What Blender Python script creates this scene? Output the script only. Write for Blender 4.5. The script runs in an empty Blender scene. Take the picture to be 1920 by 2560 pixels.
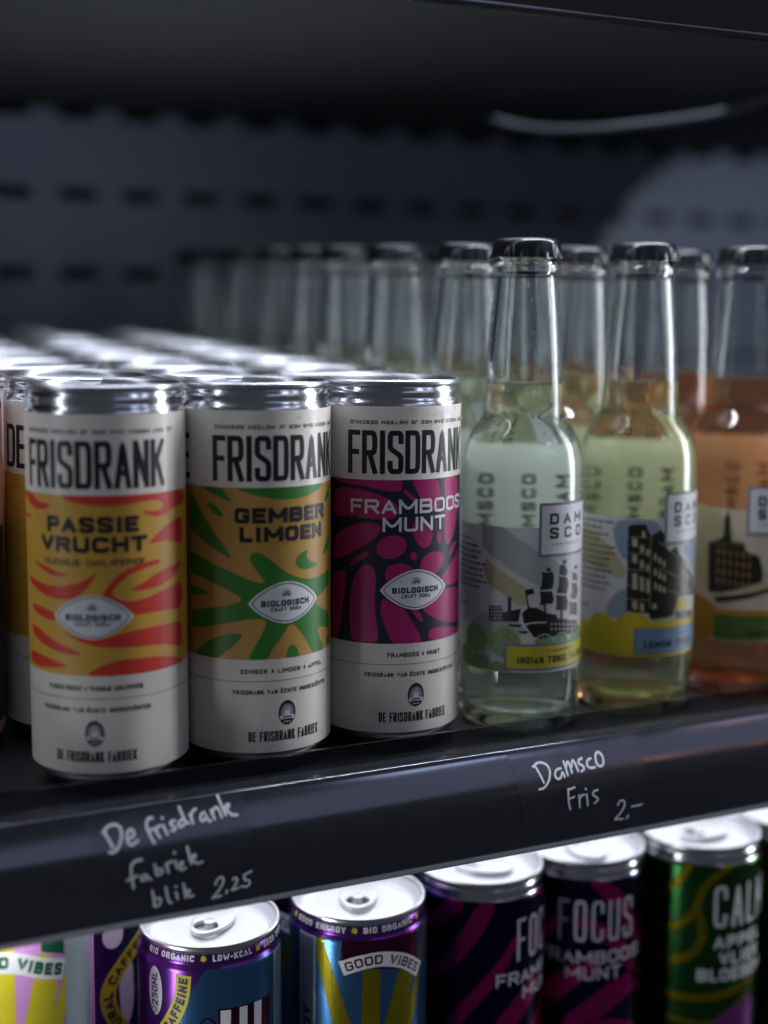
import bpy, bmesh, math, random
from mathutils import Vector, Matrix
from mathutils.geometry import tessellate_polygon
random.seed(7)
S = 0.001107            # model millimetres to metres
scene = bpy.context.scene
COL = scene.collection

# ------------------------------------------------------------------ camera
cam_d = bpy.data.cameras.new('camera')
cam = bpy.data.objects.new('camera', cam_d)
COL.objects.link(cam)
YAW, PITCH, ROLL = math.radians(25.0459), math.radians(6.8954), math.radians(0.3395)
fw = Vector((math.sin(YAW)*math.cos(PITCH), math.cos(YAW)*math.cos(PITCH), -math.sin(PITCH)))
r0 = Vector((math.cos(YAW), -math.sin(YAW), 0))
u0 = r0.cross(fw)
rr = r0*math.cos(ROLL) + u0*math.sin(ROLL)
uu = u0*math.cos(ROLL) - r0*math.sin(ROLL)
cam.matrix_world = Matrix(((rr.x, uu.x, -fw.x, 0), (rr.y, uu.y, -fw.y, 0), (rr.z, uu.z, -fw.z, 0), (0, 0, 0, 1)))
cam_d.sensor_fit = 'AUTO'; cam_d.sensor_width = 36
cam_d.lens = 3408.4*36/2560
cam_d.shift_y = -0.0331
cam_d.clip_start = 0.01; cam_d.clip_end = 50
cam_d.dof.use_dof = True
cam_d.dof.focus_distance = 0.477*1.107
cam_d.dof.aperture_fstop = 2.9
scene.camera = cam

# ------------------------------------------------------------------ world and lamps
W = bpy.data.worlds.new('World'); scene.world = W; W.use_nodes = True
bg = W.node_tree.nodes['Background']
bg.inputs[0].default_value = (0.75, 0.8, 1.0, 1); bg.inputs[1].default_value = 0.055
scene.view_settings.view_transform = 'Standard'; scene.view_settings.look = 'None'
scene.view_settings.exposure = 0; scene.view_settings.gamma = 1
try:
    c = scene.cycles
    c.max_bounces = 28; c.transmission_bounces = 24; c.transparent_max_bounces = 16
    c.glossy_bounces = 8; c.diffuse_bounces = 4
    c.sample_clamp_indirect = 4; c.blur_glossy = 0.3
    c.use_denoising = True
except Exception:
    pass

def area(name, loc, target, sx, sy, power, col, spread=180):
    d = bpy.data.lights.new(name, 'AREA'); d.shape = 'RECTANGLE'
    d.size = sx*S; d.size_y = sy*S; d.energy = power; d.color = col; d.spread = math.radians(spread)
    o = bpy.data.objects.new(name, d); COL.objects.link(o)
    o.location = Vector(loc)*S
    v = (Vector(target)-Vector(loc)).normalized()
    o.rotation_euler = v.to_track_quat('-Z', 'Y').to_euler()
    return o
def bulb(name, loc, rad, power, col):
    d = bpy.data.lights.new(name, 'POINT'); d.shadow_soft_size = rad; d.energy = power; d.color = col
    o = bpy.data.objects.new(name, d); COL.objects.link(o); o.location = loc
    return o
def strip(name, loc, length, width, rot, power, col):      # strip lying along x, tilted about x
    d = bpy.data.lights.new(name, 'AREA'); d.shape = 'RECTANGLE'
    d.size = length*S; d.size_y = width*S; d.energy = power; d.color = col
    o = bpy.data.objects.new(name, d); COL.objects.link(o)
    o.location = Vector(loc)*S; o.rotation_euler = rot
    return o
COOL = (0.80, 0.87, 1.0)
# light strip under the upper shelf's front edge, then two added fill strips
strip('shelf_light', (45, 415, 109), 400, 6, (math.radians(8), 0, 0), 0.19, COOL)
strip('shelf_light', (325, 415, 109), 200, 6, (math.radians(-14), 0, 0), 0.8, COOL)  # extra strip added to brighten the bottle labels, tilted away from the wall
strip('lower_front_fill', (28, 417, -187), 100, 5, (math.radians(20), 0, 0), 0.05, (0.9, 0.93, 1.0))  # fill added to brighten the pink can and its neighbour
# unseen narrow-spread panel under the middle of the upper shelf, shining straight down on lids and bottles
area('shelf_panel', (190, 600, 110.5), (190, 600, 0), 560, 300, 1.15, COOL, 100)
area('bottle_fill', (340, 490, 110.5), (340, 490, 0), 190, 110, 0.95, COOL, 110)  # second unseen panel, added to brighten the bottles alone
strip('lower_shelf_light', (250, 500, -176), 900, 110, (0, 0, 0), 0.95, (0.88, 0.92, 1.0))
# upright light strips in the two front corners of the cooler
area('corner_light_right', (760, 330, 20), (300, 470, -40), 130, 520, 0.65, (0.88, 0.92, 1.0), 80)
area('corner_light_left', (-330, 380, 0), (120, 470, -60), 60, 400, 0.13, (0.8, 0.88, 1.0), 110)
area('lower_left_fill', (-190, 330, -310), (90, 453, -260), 70, 130, 0.07, (0.88, 0.92, 1.0), 50)  # unseen fill added low on the left for the pink can
# added spot, its cone shapes the rounded pool of light on the rear wall
sp = bpy.data.lights.new('wall_pool_spot', 'SPOT'); sp.energy = 0.62; sp.color = (0.75, 0.84, 1.0)
sp.spot_size = math.radians(66); sp.spot_blend = 0.12; sp.shadow_soft_size = 0.004
so = bpy.data.objects.new('wall_pool_spot', sp); COL.objects.link(so)
so.location = Vector((790, 690, 60))*S
so.rotation_euler = (Vector((770, 930, 2))-Vector((790, 690, 60))).to_track_quat('-Z', 'Y').to_euler()
# the room behind the camera: a wide pale window and a few warm pendant lamps
area('window', (1450, -2000, 980), (230, 400, -160), 2900, 640, 4.2, (0.58, 0.68, 1.0))
area('rail_sheen_panel', (1260, -1265, 1130), (218, 406, -157), 330, 200, 1.3, (0.60, 0.70, 1.0))  # unseen panel added for the cool bright patch mirrored in the rail
area('rail_sheen_panel', (1845, -875, 1130), (350, 406, -157), 300, 180, 0.9, (0.60, 0.70, 1.0))  # another added panel, mirrored near the rail's right end
for i, (x, y, z, r_, p) in enumerate(((1.79, -1.01, 0.91, 0.045, 0.42), (1.50, -1.60, 0.06, 0.04, 0.14), (1.84, -1.20, 0.44, 0.035, 0.2), (2.1, -1.9, 0.72, 0.05, 0.4), (1.9, -2.0, 0.95, 0.04, 0.3))):
    bulb('pendant_lamp', (x, y, z), r_, p, (1.0, 0.42, 0.15))

# ------------------------------------------------------------------ materials
def mat(name, col, rough=0.5, metal=0.0, trans=0.0, ior=1.5, coat=0.0, bump=None, vary=None, spec=None):
    m = bpy.data.materials.new(name); m.use_nodes = True
    nt = m.node_tree; b = nt.nodes['Principled BSDF']
    b.inputs['Base Color'].default_value = (*col, 1)
    b.inputs['Roughness'].default_value = rough; b.inputs['Metallic'].default_value = metal
    b.inputs['Transmission Weight'].default_value = trans; b.inputs['IOR'].default_value = ior
    b.inputs['Coat Weight'].default_value = coat
    if spec is not None: b.inputs['Specular IOR Level'].default_value = spec
    tc = nt.nodes.new('ShaderNodeTexCoord')
    if bump:
        n = nt.nodes.new('ShaderNodeTexNoise'); n.inputs['Scale'].default_value = bump[0]; n.inputs['Detail'].default_value = 3
        k = nt.nodes.new('ShaderNodeBump'); k.inputs['Strength'].default_value = bump[1]; k.inputs['Distance'].default_value = 0.0004
        nt.links.new(tc.outputs['Object'], n.inputs['Vector']); nt.links.new(n.outputs['Fac'], k.inputs['Height'])
        nt.links.new(k.outputs['Normal'], b.inputs['Normal'])
    if vary:                                                # soft wear in colour and gloss
        n = nt.nodes.new('ShaderNodeTexNoise'); n.inputs['Scale'].default_value = vary[0]; n.inputs['Detail'].default_value = 5
        nt.links.new(tc.outputs['Object'], n.inputs['Vector'])
        r = nt.nodes.new('ShaderNodeMapRange'); r.inputs['To Min'].default_value = max(0.0, rough-vary[1]); r.inputs['To Max'].default_value = rough+vary[1]
        nt.links.new(n.outputs['Fac'], r.inputs['Value']); nt.links.new(r.outputs['Result'], b.inputs['Roughness'])
        mx = nt.nodes.new('ShaderNodeMix'); mx.data_type = 'RGBA'
        mx.inputs[6].default_value = (*[c*(1-vary[2]) for c in col], 1); mx.inputs[7].default_value = (*[min(1, c*(1+vary[2])) for c in col], 1)
        nt.links.new(n.outputs['Fac'], mx.inputs[0]); nt.links.new(mx.outputs[2], b.inputs['Base Color'])
    return m
M = {}
def paint(name, col, rough=0.42, metal=0.0): M[name] = mat(name, col, rough, metal, vary=(60, 0.06, 0.05), bump=(900, 0.05)); return M[name]
M['alu'] = mat('brushed_aluminium', (0.72, 0.71, 0.73), 0.19, 1.0, vary=(90, 0.05, 0.04), bump=(420, 0.03))
M['rim'] = mat('rim_aluminium', (0.62, 0.62, 0.65), 0.30, 1.0, vary=(120, 0.06, 0.05))
M['lid'] = mat('lid_aluminium', (0.66, 0.67, 0.70), 0.42, 0.6, vary=(120, 0.08, 0.04))
M['can_white'] = mat('can_white', (0.74, 0.685, 0.60), 0.38, coat=0.1, vary=(40, 0.08, 0.05), bump=(1600, 0.12)); paint('ink', (0.012, 0.012, 0.014), 0.4)
paint('yellow_orange', (0.66, 0.365, 0.05)); paint('flame_red', (0.66, 0.045, 0.025)); paint('ginger_yellow', (0.52, 0.285, 0.06))
paint('leaf_green', (0.035, 0.20, 0.022)); paint('navy', (0.012, 0.015, 0.03)); paint('raspberry', (0.42, 0.012, 0.14))
paint('pure_white', (0.76, 0.75, 0.74)); paint('bright_yellow', (0.62, 0.52, 0.02)); paint('amber', (0.45, 0.2, 0.02))
paint('purple', (0.15, 0.04, 0.28), 0.24, 0.9); paint('sky_blue', (0.075, 0.22, 0.45), 0.24, 0.9); paint('sun_yellow', (0.44, 0.37, 0.02), 0.24, 0.9)
paint('pink', (0.62, 0.28, 0.60), 0.3); paint('maroon', (0.11, 0.012, 0.05), 0.24, 0.9); paint('deep_navy', (0.010, 0.010, 0.04), 0.24, 0.9)
paint('magenta', (0.48, 0.008, 0.17), 0.24, 0.9); paint('can_green', (0.02, 0.10, 0.022), 0.24, 0.9); paint('olive', (0.34, 0.28, 0.006), 0.24, 0.9)
paint('lilac_white', (0.55, 0.53, 0.58), 0.4); paint('lilac', (0.40, 0.10, 0.42), 0.24, 0.9); paint('forest', (0.01, 0.11, 0.045), 0.3); paint('dark_can', (0.03, 0.018, 0.05), 0.3); paint('rose', (0.7, 0.42, 0.38), 0.35)
M['glitter'] = mat('silver_foil', (0.55, 0.68, 0.70), 0.35, 0.8, bump=(2500, 0.9))
M['rail'] = mat('smoked_metal_rail', (0.105, 0.106, 0.122), 0.13, 0.82, vary=(25, 0.05, 0.15), bump=(12, 0.05))
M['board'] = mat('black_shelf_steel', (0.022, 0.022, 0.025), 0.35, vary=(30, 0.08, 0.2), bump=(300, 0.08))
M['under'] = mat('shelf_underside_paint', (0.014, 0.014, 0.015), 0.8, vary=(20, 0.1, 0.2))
M['wall'] = mat('cooler_wall_paint', (0.22, 0.25, 0.33), 0.5, vary=(8, 0.1, 0.06), bump=(200, 0.05))
M['void'] = mat('dark_duct', (0.01, 0.01, 0.011), 0.8)
M['edge'] = mat('rail_edge_strip', (0.62, 0.63, 0.70), 0.22, 0.5, vary=(60, 0.1, 0.1))
M['stop'] = mat('smoked_acrylic', (0.30, 0.30, 0.34), 0.06, trans=1.0, ior=1.45)
M['film'] = mat('chalkboard_film', (0.10, 0.102, 0.12), 0.19, 0.8, vary=(120, 0.06, 0.2), bump=(500, 0.05))
M['chalk'] = mat('chalk_marker', (0.86, 0.87, 0.95), 0.8, vary=(900, 0.1, 0.25))
M['cable'] = mat('pale_cable', (0.04, 0.048, 0.07), 0.55, vary=(60, 0.1, 0.1))
M['cap'] = mat('black_cap_enamel', (0.004, 0.004, 0.005), 0.2, spec=0.3, vary=(200, 0.05, 0.2))
M['glass'] = mat('bottle_glass', (0.955, 0.985, 0.975), 0.0, trans=1.0, ior=1.5, bump=(45, 0.05))
M['water'] = mat('water_drop', (1, 1, 1), 0.0, trans=1.0, ior=1.33)
M['tonic'] = mat('tonic_water', (0.93, 0.965, 0.875), 0.0, trans=0.95, ior=1.33)
M['lemon'] = mat('lemon_tonic', (0.91, 0.92, 0.58), 0.0, trans=0.93, ior=1.33)
M['orange'] = mat('orange_soda', (0.95, 0.43, 0.20), 0.0, trans=0.90, ior=1.33)
def film_mat(name, col, tl=0.35):                           # printed label film that lets some light through
    m = paint(name, col, 0.4); nt = m.node_tree; b = nt.nodes['Principled BSDF']; out = nt.nodes['Material Output']
    t = nt.nodes.new('ShaderNodeBsdfTranslucent'); t.inputs[0].default_value = (*col, 1)
    x = nt.nodes.new('ShaderNodeMixShader'); x.inputs[0].default_value = tl
    nt.links.new(b.outputs[0], x.inputs[1]); nt.links.new(t.outputs[0], x.inputs[2]); nt.links.new(x.outputs[0], out.inputs[0])
film_mat('label_pale', (0.74, 0.71, 0.73)); film_mat('label_sage', (0.50, 0.54, 0.50)); film_mat('label_straw', (0.55, 0.52, 0.30))
film_mat('label_blue', (0.33, 0.40, 0.50)); film_mat('lime_green', (0.22, 0.36, 0.12), 0.3); film_mat('lime_rind', (0.48, 0.62, 0.42)); film_mat('lemon_yellow', (0.62, 0.50, 0.02), 0.3)
film_mat('banner_grey', (0.20, 0.21, 0.25), 0.15); film_mat('banner_yellow', (0.55, 0.46, 0.03), 0.2); film_mat('banner_blue', (0.16, 0.27, 0.38), 0.2); film_mat('banner_green', (0.08, 0.15, 0.03), 0.2)
film_mat('label_white', (0.76, 0.74, 0.76), 0.2); film_mat('back_white', (0.74, 0.75, 0.70), 0.5); film_mat('label_ink', (0.012, 0.011, 0.008), 0.0); film_mat('amber_film', (0.55, 0.28, 0.03), 0.35); film_mat('orange_pale', (0.70, 0.62, 0.46))

# ------------------------------------------------------------------ mesh helpers
class MB:
    def __init__(s): s.v = []; s.f = []
    def add(s, vs, fs):
        o = len(s.v); s.v += [tuple(p) for p in vs]; s.f += [tuple(i+o for i in q) for q in fs]
    def box(s, x0, x1, y0, y1, z0, z1):
        s.add([(x0,y0,z0),(x1,y0,z0),(x1,y1,z0),(x0,y1,z0),(x0,y0,z1),(x1,y0,z1),(x1,y1,z1),(x0,y1,z1)],
              [(0,3,2,1),(4,5,6,7),(0,1,5,4),(1,2,6,5),(2,3,7,6),(3,0,4,7)])
    def lathe(s, prof, n=64, a0=0.0, a1=2*math.pi, rad=None):
        full = abs(a1-a0-2*math.pi) < 1e-6; m = n if full else n+1
        vs = []; rings = []
        for (r, z) in prof:
            if r < 1e-6 and full: rings.append([len(vs)]); vs.append((0,0,z)); continue
            ring = []
            for i in range(m):
                a = a0+(a1-a0)*i/n; q = rad(r, z, a) if rad else r
                ring.append(len(vs)); vs.append((q*math.sin(a), -q*math.cos(a), z))
            rings.append(ring)
        fs = []
        for A, B in zip(rings, rings[1:]):
            for i in range(n):
                j = (i+1) % m if full else i+1
                if len(A) == 1 and len(B) == 1: continue
                if len(A) == 1: fs.append((A[0], B[j], B[i]))
                elif len(B) == 1: fs.append((A[i], A[j], B[0]))
                else: fs.append((A[i], A[j], B[j], B[i]))
        s.add(vs, fs)
    def extrude(s, prof, xs, close=True):                   # (y, z) outline swept along x
        n = len(prof); vs = [(x, y, z) for x in xs for (y, z) in prof]; fs = []
        for k in range(len(xs)-1):
            for i in range(n if close else n-1):
                j = (i+1) % n; fs.append((k*n+i, k*n+j, (k+1)*n+j, (k+1)*n+i))
        if close: fs += [tuple(range(n-1, -1, -1)), tuple((len(xs)-1)*n+i for i in range(n))]
        s.add(vs, fs)
    def tube(s, pts, r, n=10):
        pts = [Vector(p) for p in pts]; vs = []; fs = []
        for i, p in enumerate(pts):
            d = (pts[min(i+1, len(pts)-1)]-pts[max(i-1, 0)]).normalized()
            a = d.cross(Vector((0, 0.3, 1))).normalized(); b = d.cross(a)
            vs += [tuple(p+a*r*math.cos(2*math.pi*k/n)+b*r*math.sin(2*math.pi*k/n)) for k in range(n)]
        for i in range(len(pts)-1):
            for k in range(n): fs.append((i*n+k, i*n+(k+1) % n, (i+1)*n+(k+1) % n, (i+1)*n+k))
        fs += [tuple(range(n-1, -1, -1)), tuple((len(pts)-1)*n+k for k in range(n))]
        s.add(vs, fs)
    def mesh(s, name, m, smooth=True, angle=35):
        me = bpy.data.meshes.new(name); me.from_pydata([(x*S, y*S, z*S) for x, y, z in s.v], [], s.f)
        me.materials.append(m); me.validate()
        if smooth:
            me.polygons.foreach_set('use_smooth', [True]*len(me.polygons))
            try: me.set_sharp_from_angle(angle=math.radians(angle))
            except Exception: pass
        me.update(); return me
def link(name, me, parent=None, loc=(0, 0, 0)):
    o = bpy.data.objects.new(name, me); COL.objects.link(o); o.parent = parent
    o.location = Vector(loc)*S
    return o
def build(mb, name, m, parent=None, loc=(0, 0, 0), smooth=True, angle=35): return link(name, mb.mesh(name, m, smooth, angle), parent, loc)
def thing(name, label, cat, loc, rot=(0, 0, 0), group=None):
    o = bpy.data.objects.new(name, None); COL.objects.link(o); o.empty_display_size = 0.01
    o.location = Vector(loc)*S; o.rotation_euler = rot; o['label'] = label; o['category'] = cat
    if group: o['group'] = group
    return o
def tag(o, label, cat, group=None):
    o['label'] = label; o['category'] = cat
    if group: o['group'] = group
    return o
def struct(o): o['kind'] = 'structure'; return o
def copy_tree(o, parent=None):
    c = o.copy(); COL.objects.link(c); c.parent = parent
    for ch in list(o.children): copy_tree(ch, c)
    return c

# ------------------------------------------------------------------ flat print built as thin inlays
def smooth_closed(p, n=2):
    for _ in range(n):
        q = []
        for a, b in zip(p, p[1:]+p[:1]):
            q += [(a[0]*.75+b[0]*.25, a[1]*.75+b[1]*.25), (a[0]*.25+b[0]*.75, a[1]*.25+b[1]*.75)]
        p = q
    return p
def smooth_open(p, n=2):
    for _ in range(n):
        q = [p[0]]
        for a, b in zip(p, p[1:]):
            q += [tuple(i*.75+j*.25 for i, j in zip(a, b)), tuple(i*.25+j*.75 for i, j in zip(a, b))]
        p = q+[p[-1]]
    return p
def ell(cx, cz, rx, rz, n=32, rot=0.0):
    c, s_ = math.cos(rot), math.sin(rot)
    return [(cx+rx*math.cos(t)*c-rz*math.sin(t)*s_, cz+rx*math.cos(t)*s_+rz*math.sin(t)*c) for t in [2*math.pi*i/n for i in range(n)]]
def rect(a, b, c, d): return [(a, b), (c, b), (c, d), (a, d)]
class Ink:
    """2-D artwork in (u, z) millimetres, wrapped on a surface by wrap(u, z, h)."""
    def __init__(s, wrap, step=1.5): s.w = wrap; s.mb = MB(); s.step = step; s.k = 0
    def poly(s, pts, h, clip=None):
        tris = tessellate_polygon([[Vector((x, y, 0)) for x, y in pts]])
        bm = bmesh.new(); vv = [bm.verts.new((x, y, 0)) for x, y in pts]
        for t in tris:
            try: bm.faces.new([vv[i] for i in t])
            except Exception: pass
        def cut(co, no, outer=False):
            bmesh.ops.bisect_plane(bm, geom=bm.verts[:]+bm.edges[:]+bm.faces[:], plane_co=co, plane_no=no, clear_outer=outer, dist=1e-5)
        if clip: cut((0, clip[0], 0), (0, -1, 0), True); cut((0, clip[1], 0), (0, 1, 0), True)
        if s.step and bm.verts:
            us = [v.co.x for v in bm.verts]; x = math.floor(min(us)/s.step)*s.step+s.step
            while x < max(us): cut((x, 0, 0), (1, 0, 0)); x += s.step
        if s.step and bm.verts and max(v.co.y for v in bm.verts) > 122:
            for zc in (122.8, 123.4, 124.0, 124.6, 125.2): cut((0, zc, 0), (0, 1, 0))
        bm.verts.index_update()
        fs = []
        for f in bm.faces:
            ids = [v.index for v in f.verts]
            fs.append(ids if f.normal.z > 0 else ids[::-1])
        s.mb.add([s.w(v.co.x, v.co.y, h) for v in bm.verts], fs); bm.free()
    def stroke(s, pts, t, h, closed=False, cap=False):
        s.k += 1; h = h+0.0025*(s.k % 8)
        if cap and math.hypot(pts[0][0]-pts[-1][0], pts[0][1]-pts[-1][1]) > t*0.2:     # square ends
            pts = list(pts)
            for i, j in ((0, 1), (-1, -2)):
                a, b = pts[i], pts[j]; d = math.hypot(a[0]-b[0], a[1]-b[1]) or 1
                pts[i] = (a[0]+(a[0]-b[0])/d*t/2, a[1]+(a[1]-b[1])/d*t/2)
        if closed: pts = list(pts)+[pts[0]]
        q = [pts[0]]
        for a, b in zip(pts, pts[1:]):
            L = math.hypot(b[0]-a[0], b[1]-a[1])
            if L < 1e-6: continue
            n = max(1, int(L/(0.45 if s.step and max(a[1], b[1]) > 121 else 1.2))) if s.step else 1
            q += [(a[0]+(b[0]-a[0])*i/n, a[1]+(b[1]-a[1])*i/n) for i in range(1, n+1)]
        if len(q) < 2: return
        L, Rr = [], []
        for i, p in enumerate(q):
            a = q[i-1] if i else (q[-2] if closed else None); b = q[i+1] if i < len(q)-1 else (q[1] if closed else None)
            def nrm(m, n_):
                d = math.hypot(n_[0]-m[0], n_[1]-m[1]) or 1; return (-(n_[1]-m[1])/d, (n_[0]-m[0])/d)
            if a and b:
                n1, n2 = nrm(a, p), nrm(p, b); mx, my = n1[0]+n2[0], n1[1]+n2[1]; d = mx*mx+my*my
                k = min(2/d, (0.95 if d < 1.6 else 1.6)/math.sqrt(d)) if d > 1e-6 else 1
                nx, ny = mx*k, my*k
            else: nx, ny = nrm(a, p) if a else nrm(p, b)
            L.append((p[0]+nx*t/2, p[1]+ny*t/2)); Rr.append((p[0]-nx*t/2, p[1]-ny*t/2))
        m = len(q); c = max(1, int(t/0.9)) if s.step else 1
        vs = []
        for j in range(c+1):
            e = j/c; vs += [s.w(l[0]+(r_[0]-l[0])*e, l[1]+(r_[1]-l[1])*e, h) for l, r_ in zip(L, Rr)]
        s.mb.add(vs, [((j+1)*m+i, (j+1)*m+i+1, j*m+i+1, j*m+i) for j in range(c) for i in range(m-1)])
    def disc(s, x, y, r, h, n=12): s.poly(ell(x, y, r, r, n), h)
    def text(s, txt, u0, u1, z0, z1, t, h, track=0.22, flip=False, path=None, gl=None):
        """Fit txt between u0..u1 and z0..z1 with stroke thickness t."""
        H = z1-z0; ws = [GW.get(ch, 1.0) for ch in txt]
        tot = sum(ws)+track*(len(txt)-1); un = (u1-u0)/tot; x = u0
        for ch, w in zip(txt, ws):
            for st in GLYPH.get(ch, []):
                rnd = st[0] in ('c', 's'); pts = st[1:] if rnd else st
                P_ = []
                for q in pts:
                    g = (x+t/2+q[0]*max(w*un-t, 0.01), t/2+q[1]*(H-t)); P_.append((g, len(q) > 2))
                pl = [g for g, _ in P_]
                if rnd:
                    out = [pl[0]]
                    for i in range(1, len(pl)-1):
                        if P_[i][1]: out.append(pl[i]); continue
                        a, b, c_ = pl[i-1], pl[i], pl[i+1]
                        m1 = ((a[0]+b[0])/2, (a[1]+b[1])/2); m2 = ((b[0]+c_[0])/2, (b[1]+c_[1])/2)
                        for k in range(5):
                            e = k/4; out.append(((1-e)**2*m1[0]+2*e*(1-e)*b[0]+e*e*m2[0], (1-e)**2*m1[1]+2*e*(1-e)*b[1]+e*e*m2[1]))
                    pl = out+[pl[-1]]
                if flip: pl = [(u0+u1-a, H-b) for a, b in pl]
                pl = [path(a, b) for a, b in pl] if path else [(a, z0+b) for a, b in pl]
                s.stroke(pl, t, h, cap=st[0] != 's')
            x += (w+track)*un
    def build(s, name, m, parent): return build(s.mb, name, m, parent, smooth=False)
X_ = 1
GLYPH = {
 'A': [[(0,0),(.5,1),(1,0)], [(.2,.3),(.8,.3)]],
 'B': [['c',(0,.52),(0,1,X_),(.6,1),(.96,1),(.96,.52),(.6,.52),(0,.52)], ['c',(0,.52),(0,0,X_),(.6,0),(1,0),(1,.52),(.6,.52)]],
 'C': [['s',(1,.70),(1,1),(.5,1),(0,1),(0,.5),(0,0),(.5,0),(1,0),(1,.30)]],
 'D': [['c',(0,.5),(0,1,X_),(.5,1),(1,1),(1,.5),(1,0),(.5,0),(0,0,X_),(0,.5)]],
 'E': [[(1,1),(0,1),(0,0),(1,0)], [(0,.51),(.85,.51)]],
 'F': [[(1,1),(0,1),(0,0)], [(0,.5),(.85,.5)]],
 'G': [['s',(1,.72),(1,1),(.5,1),(0,1),(0,.5),(0,0),(.5,0),(1,0),(1,.45,X_),(.55,.45)]],
 'H': [[(0,0),(0,1)], [(1,0),(1,1)], [(0,.5),(1,.5)]],
 'I': [[(.5,0),(.5,1)]],
 'J': [['c',(1,1),(1,.4),(1,0),(.5,0),(0,0),(0,.3)]],
 'K': [[(0,0),(0,1)], [(1,1),(.08,.42)], [(.35,.6),(1,0)]],
 'L': [[(0,1),(0,0),(1,0)]],
 'M': [[(0,0),(0,1)], ['s',(0,1),(.5,.15),(1,1)], [(1,1),(1,0)]],
 'N': [[(0,0),(0,1)], ['s',(0,1),(1,0)], [(1,0),(1,1)]],
 'O': [['c',(.5,1),(0,1),(0,.5),(0,0),(.5,0),(1,0),(1,.5),(1,1),(.5,1)]],
 'P': [['c',(0,0),(0,.5),(0,1,X_),(.55,1),(1,1),(1,.45),(.55,.45),(0,.45)]],
 'R': [['c',(0,0),(0,.5),(0,1,X_),(.55,1),(1,1),(1,.48),(.55,.48),(0,.48)], [(.5,.48),(1,0)]],
 'S': [['s',(1,.72),(1,1),(.5,1),(0,1),(0,.74),(0,.6),(.5,.5),(1,.4),(1,.26),(1,0),(.5,0),(0,0),(0,.28)]],
 'T': [[(0,1),(1,1)], [(.5,1),(.5,0)]],
 'U': [['c',(0,1),(0,.4),(0,0),(.5,0),(1,0),(1,.4),(1,1)]],
 'V': [[(0,1),(.5,0),(1,1)]], 'W': [[(0,1),(.25,0),(.5,.8),(.75,0),(1,1)]],
 'X': [[(0,0),(1,1)], [(0,1),(1,0)]], 'Y': [[(0,1),(.5,.48),(1,1)], [(.5,.48),(.5,0)]],
 '0': [['c',(.5,1),(0,1),(0,.5),(0,0),(.5,0),(1,0),(1,.5),(1,1),(.5,1)]],
 '2': [['s',(0,.7),(0,1),(.5,1),(1,1),(1,.7),(.7,.4),(0,0)], [(0,0),(1,0)]],
 '5': [['s',(1,1),(.1,1,X_),(.05,.55,X_),(.5,.65),(1,.6),(1,.3),(1,0),(.4,0),(0,.1)]],
 '-': [[(.1,.5),(.9,.5)]], '!': [[(.5,1),(.5,.35)], [(.5,.12),(.5,0)]],
 '?': [['s',(0,.75),(0,1),(.5,1),(1,1),(1,.7),(.5,.5),(.5,.3)], [(.5,.12),(.5,0)]],
 '*': [[(0,.5),(1,.5)], [(.2,.15),(.8,.85)], [(.2,.85),(.8,.15)]],
}
GLYPH['É'] = GLYPH['E']+[[(.35,1.2),(.75,1.45)]]
GLYPH['Ë'] = GLYPH['E']+[[(.1,1.3),(.3,1.3)], [(.65,1.3),(.85,1.3)]]
GW = {'I': .42, ' ': .55, '!': .4, 'M': 1.3, 'W': 1.5, 'J': .8, 'L': .85, 'E': .9, 'F': .88, '-': .6, '*': .7}
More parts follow.
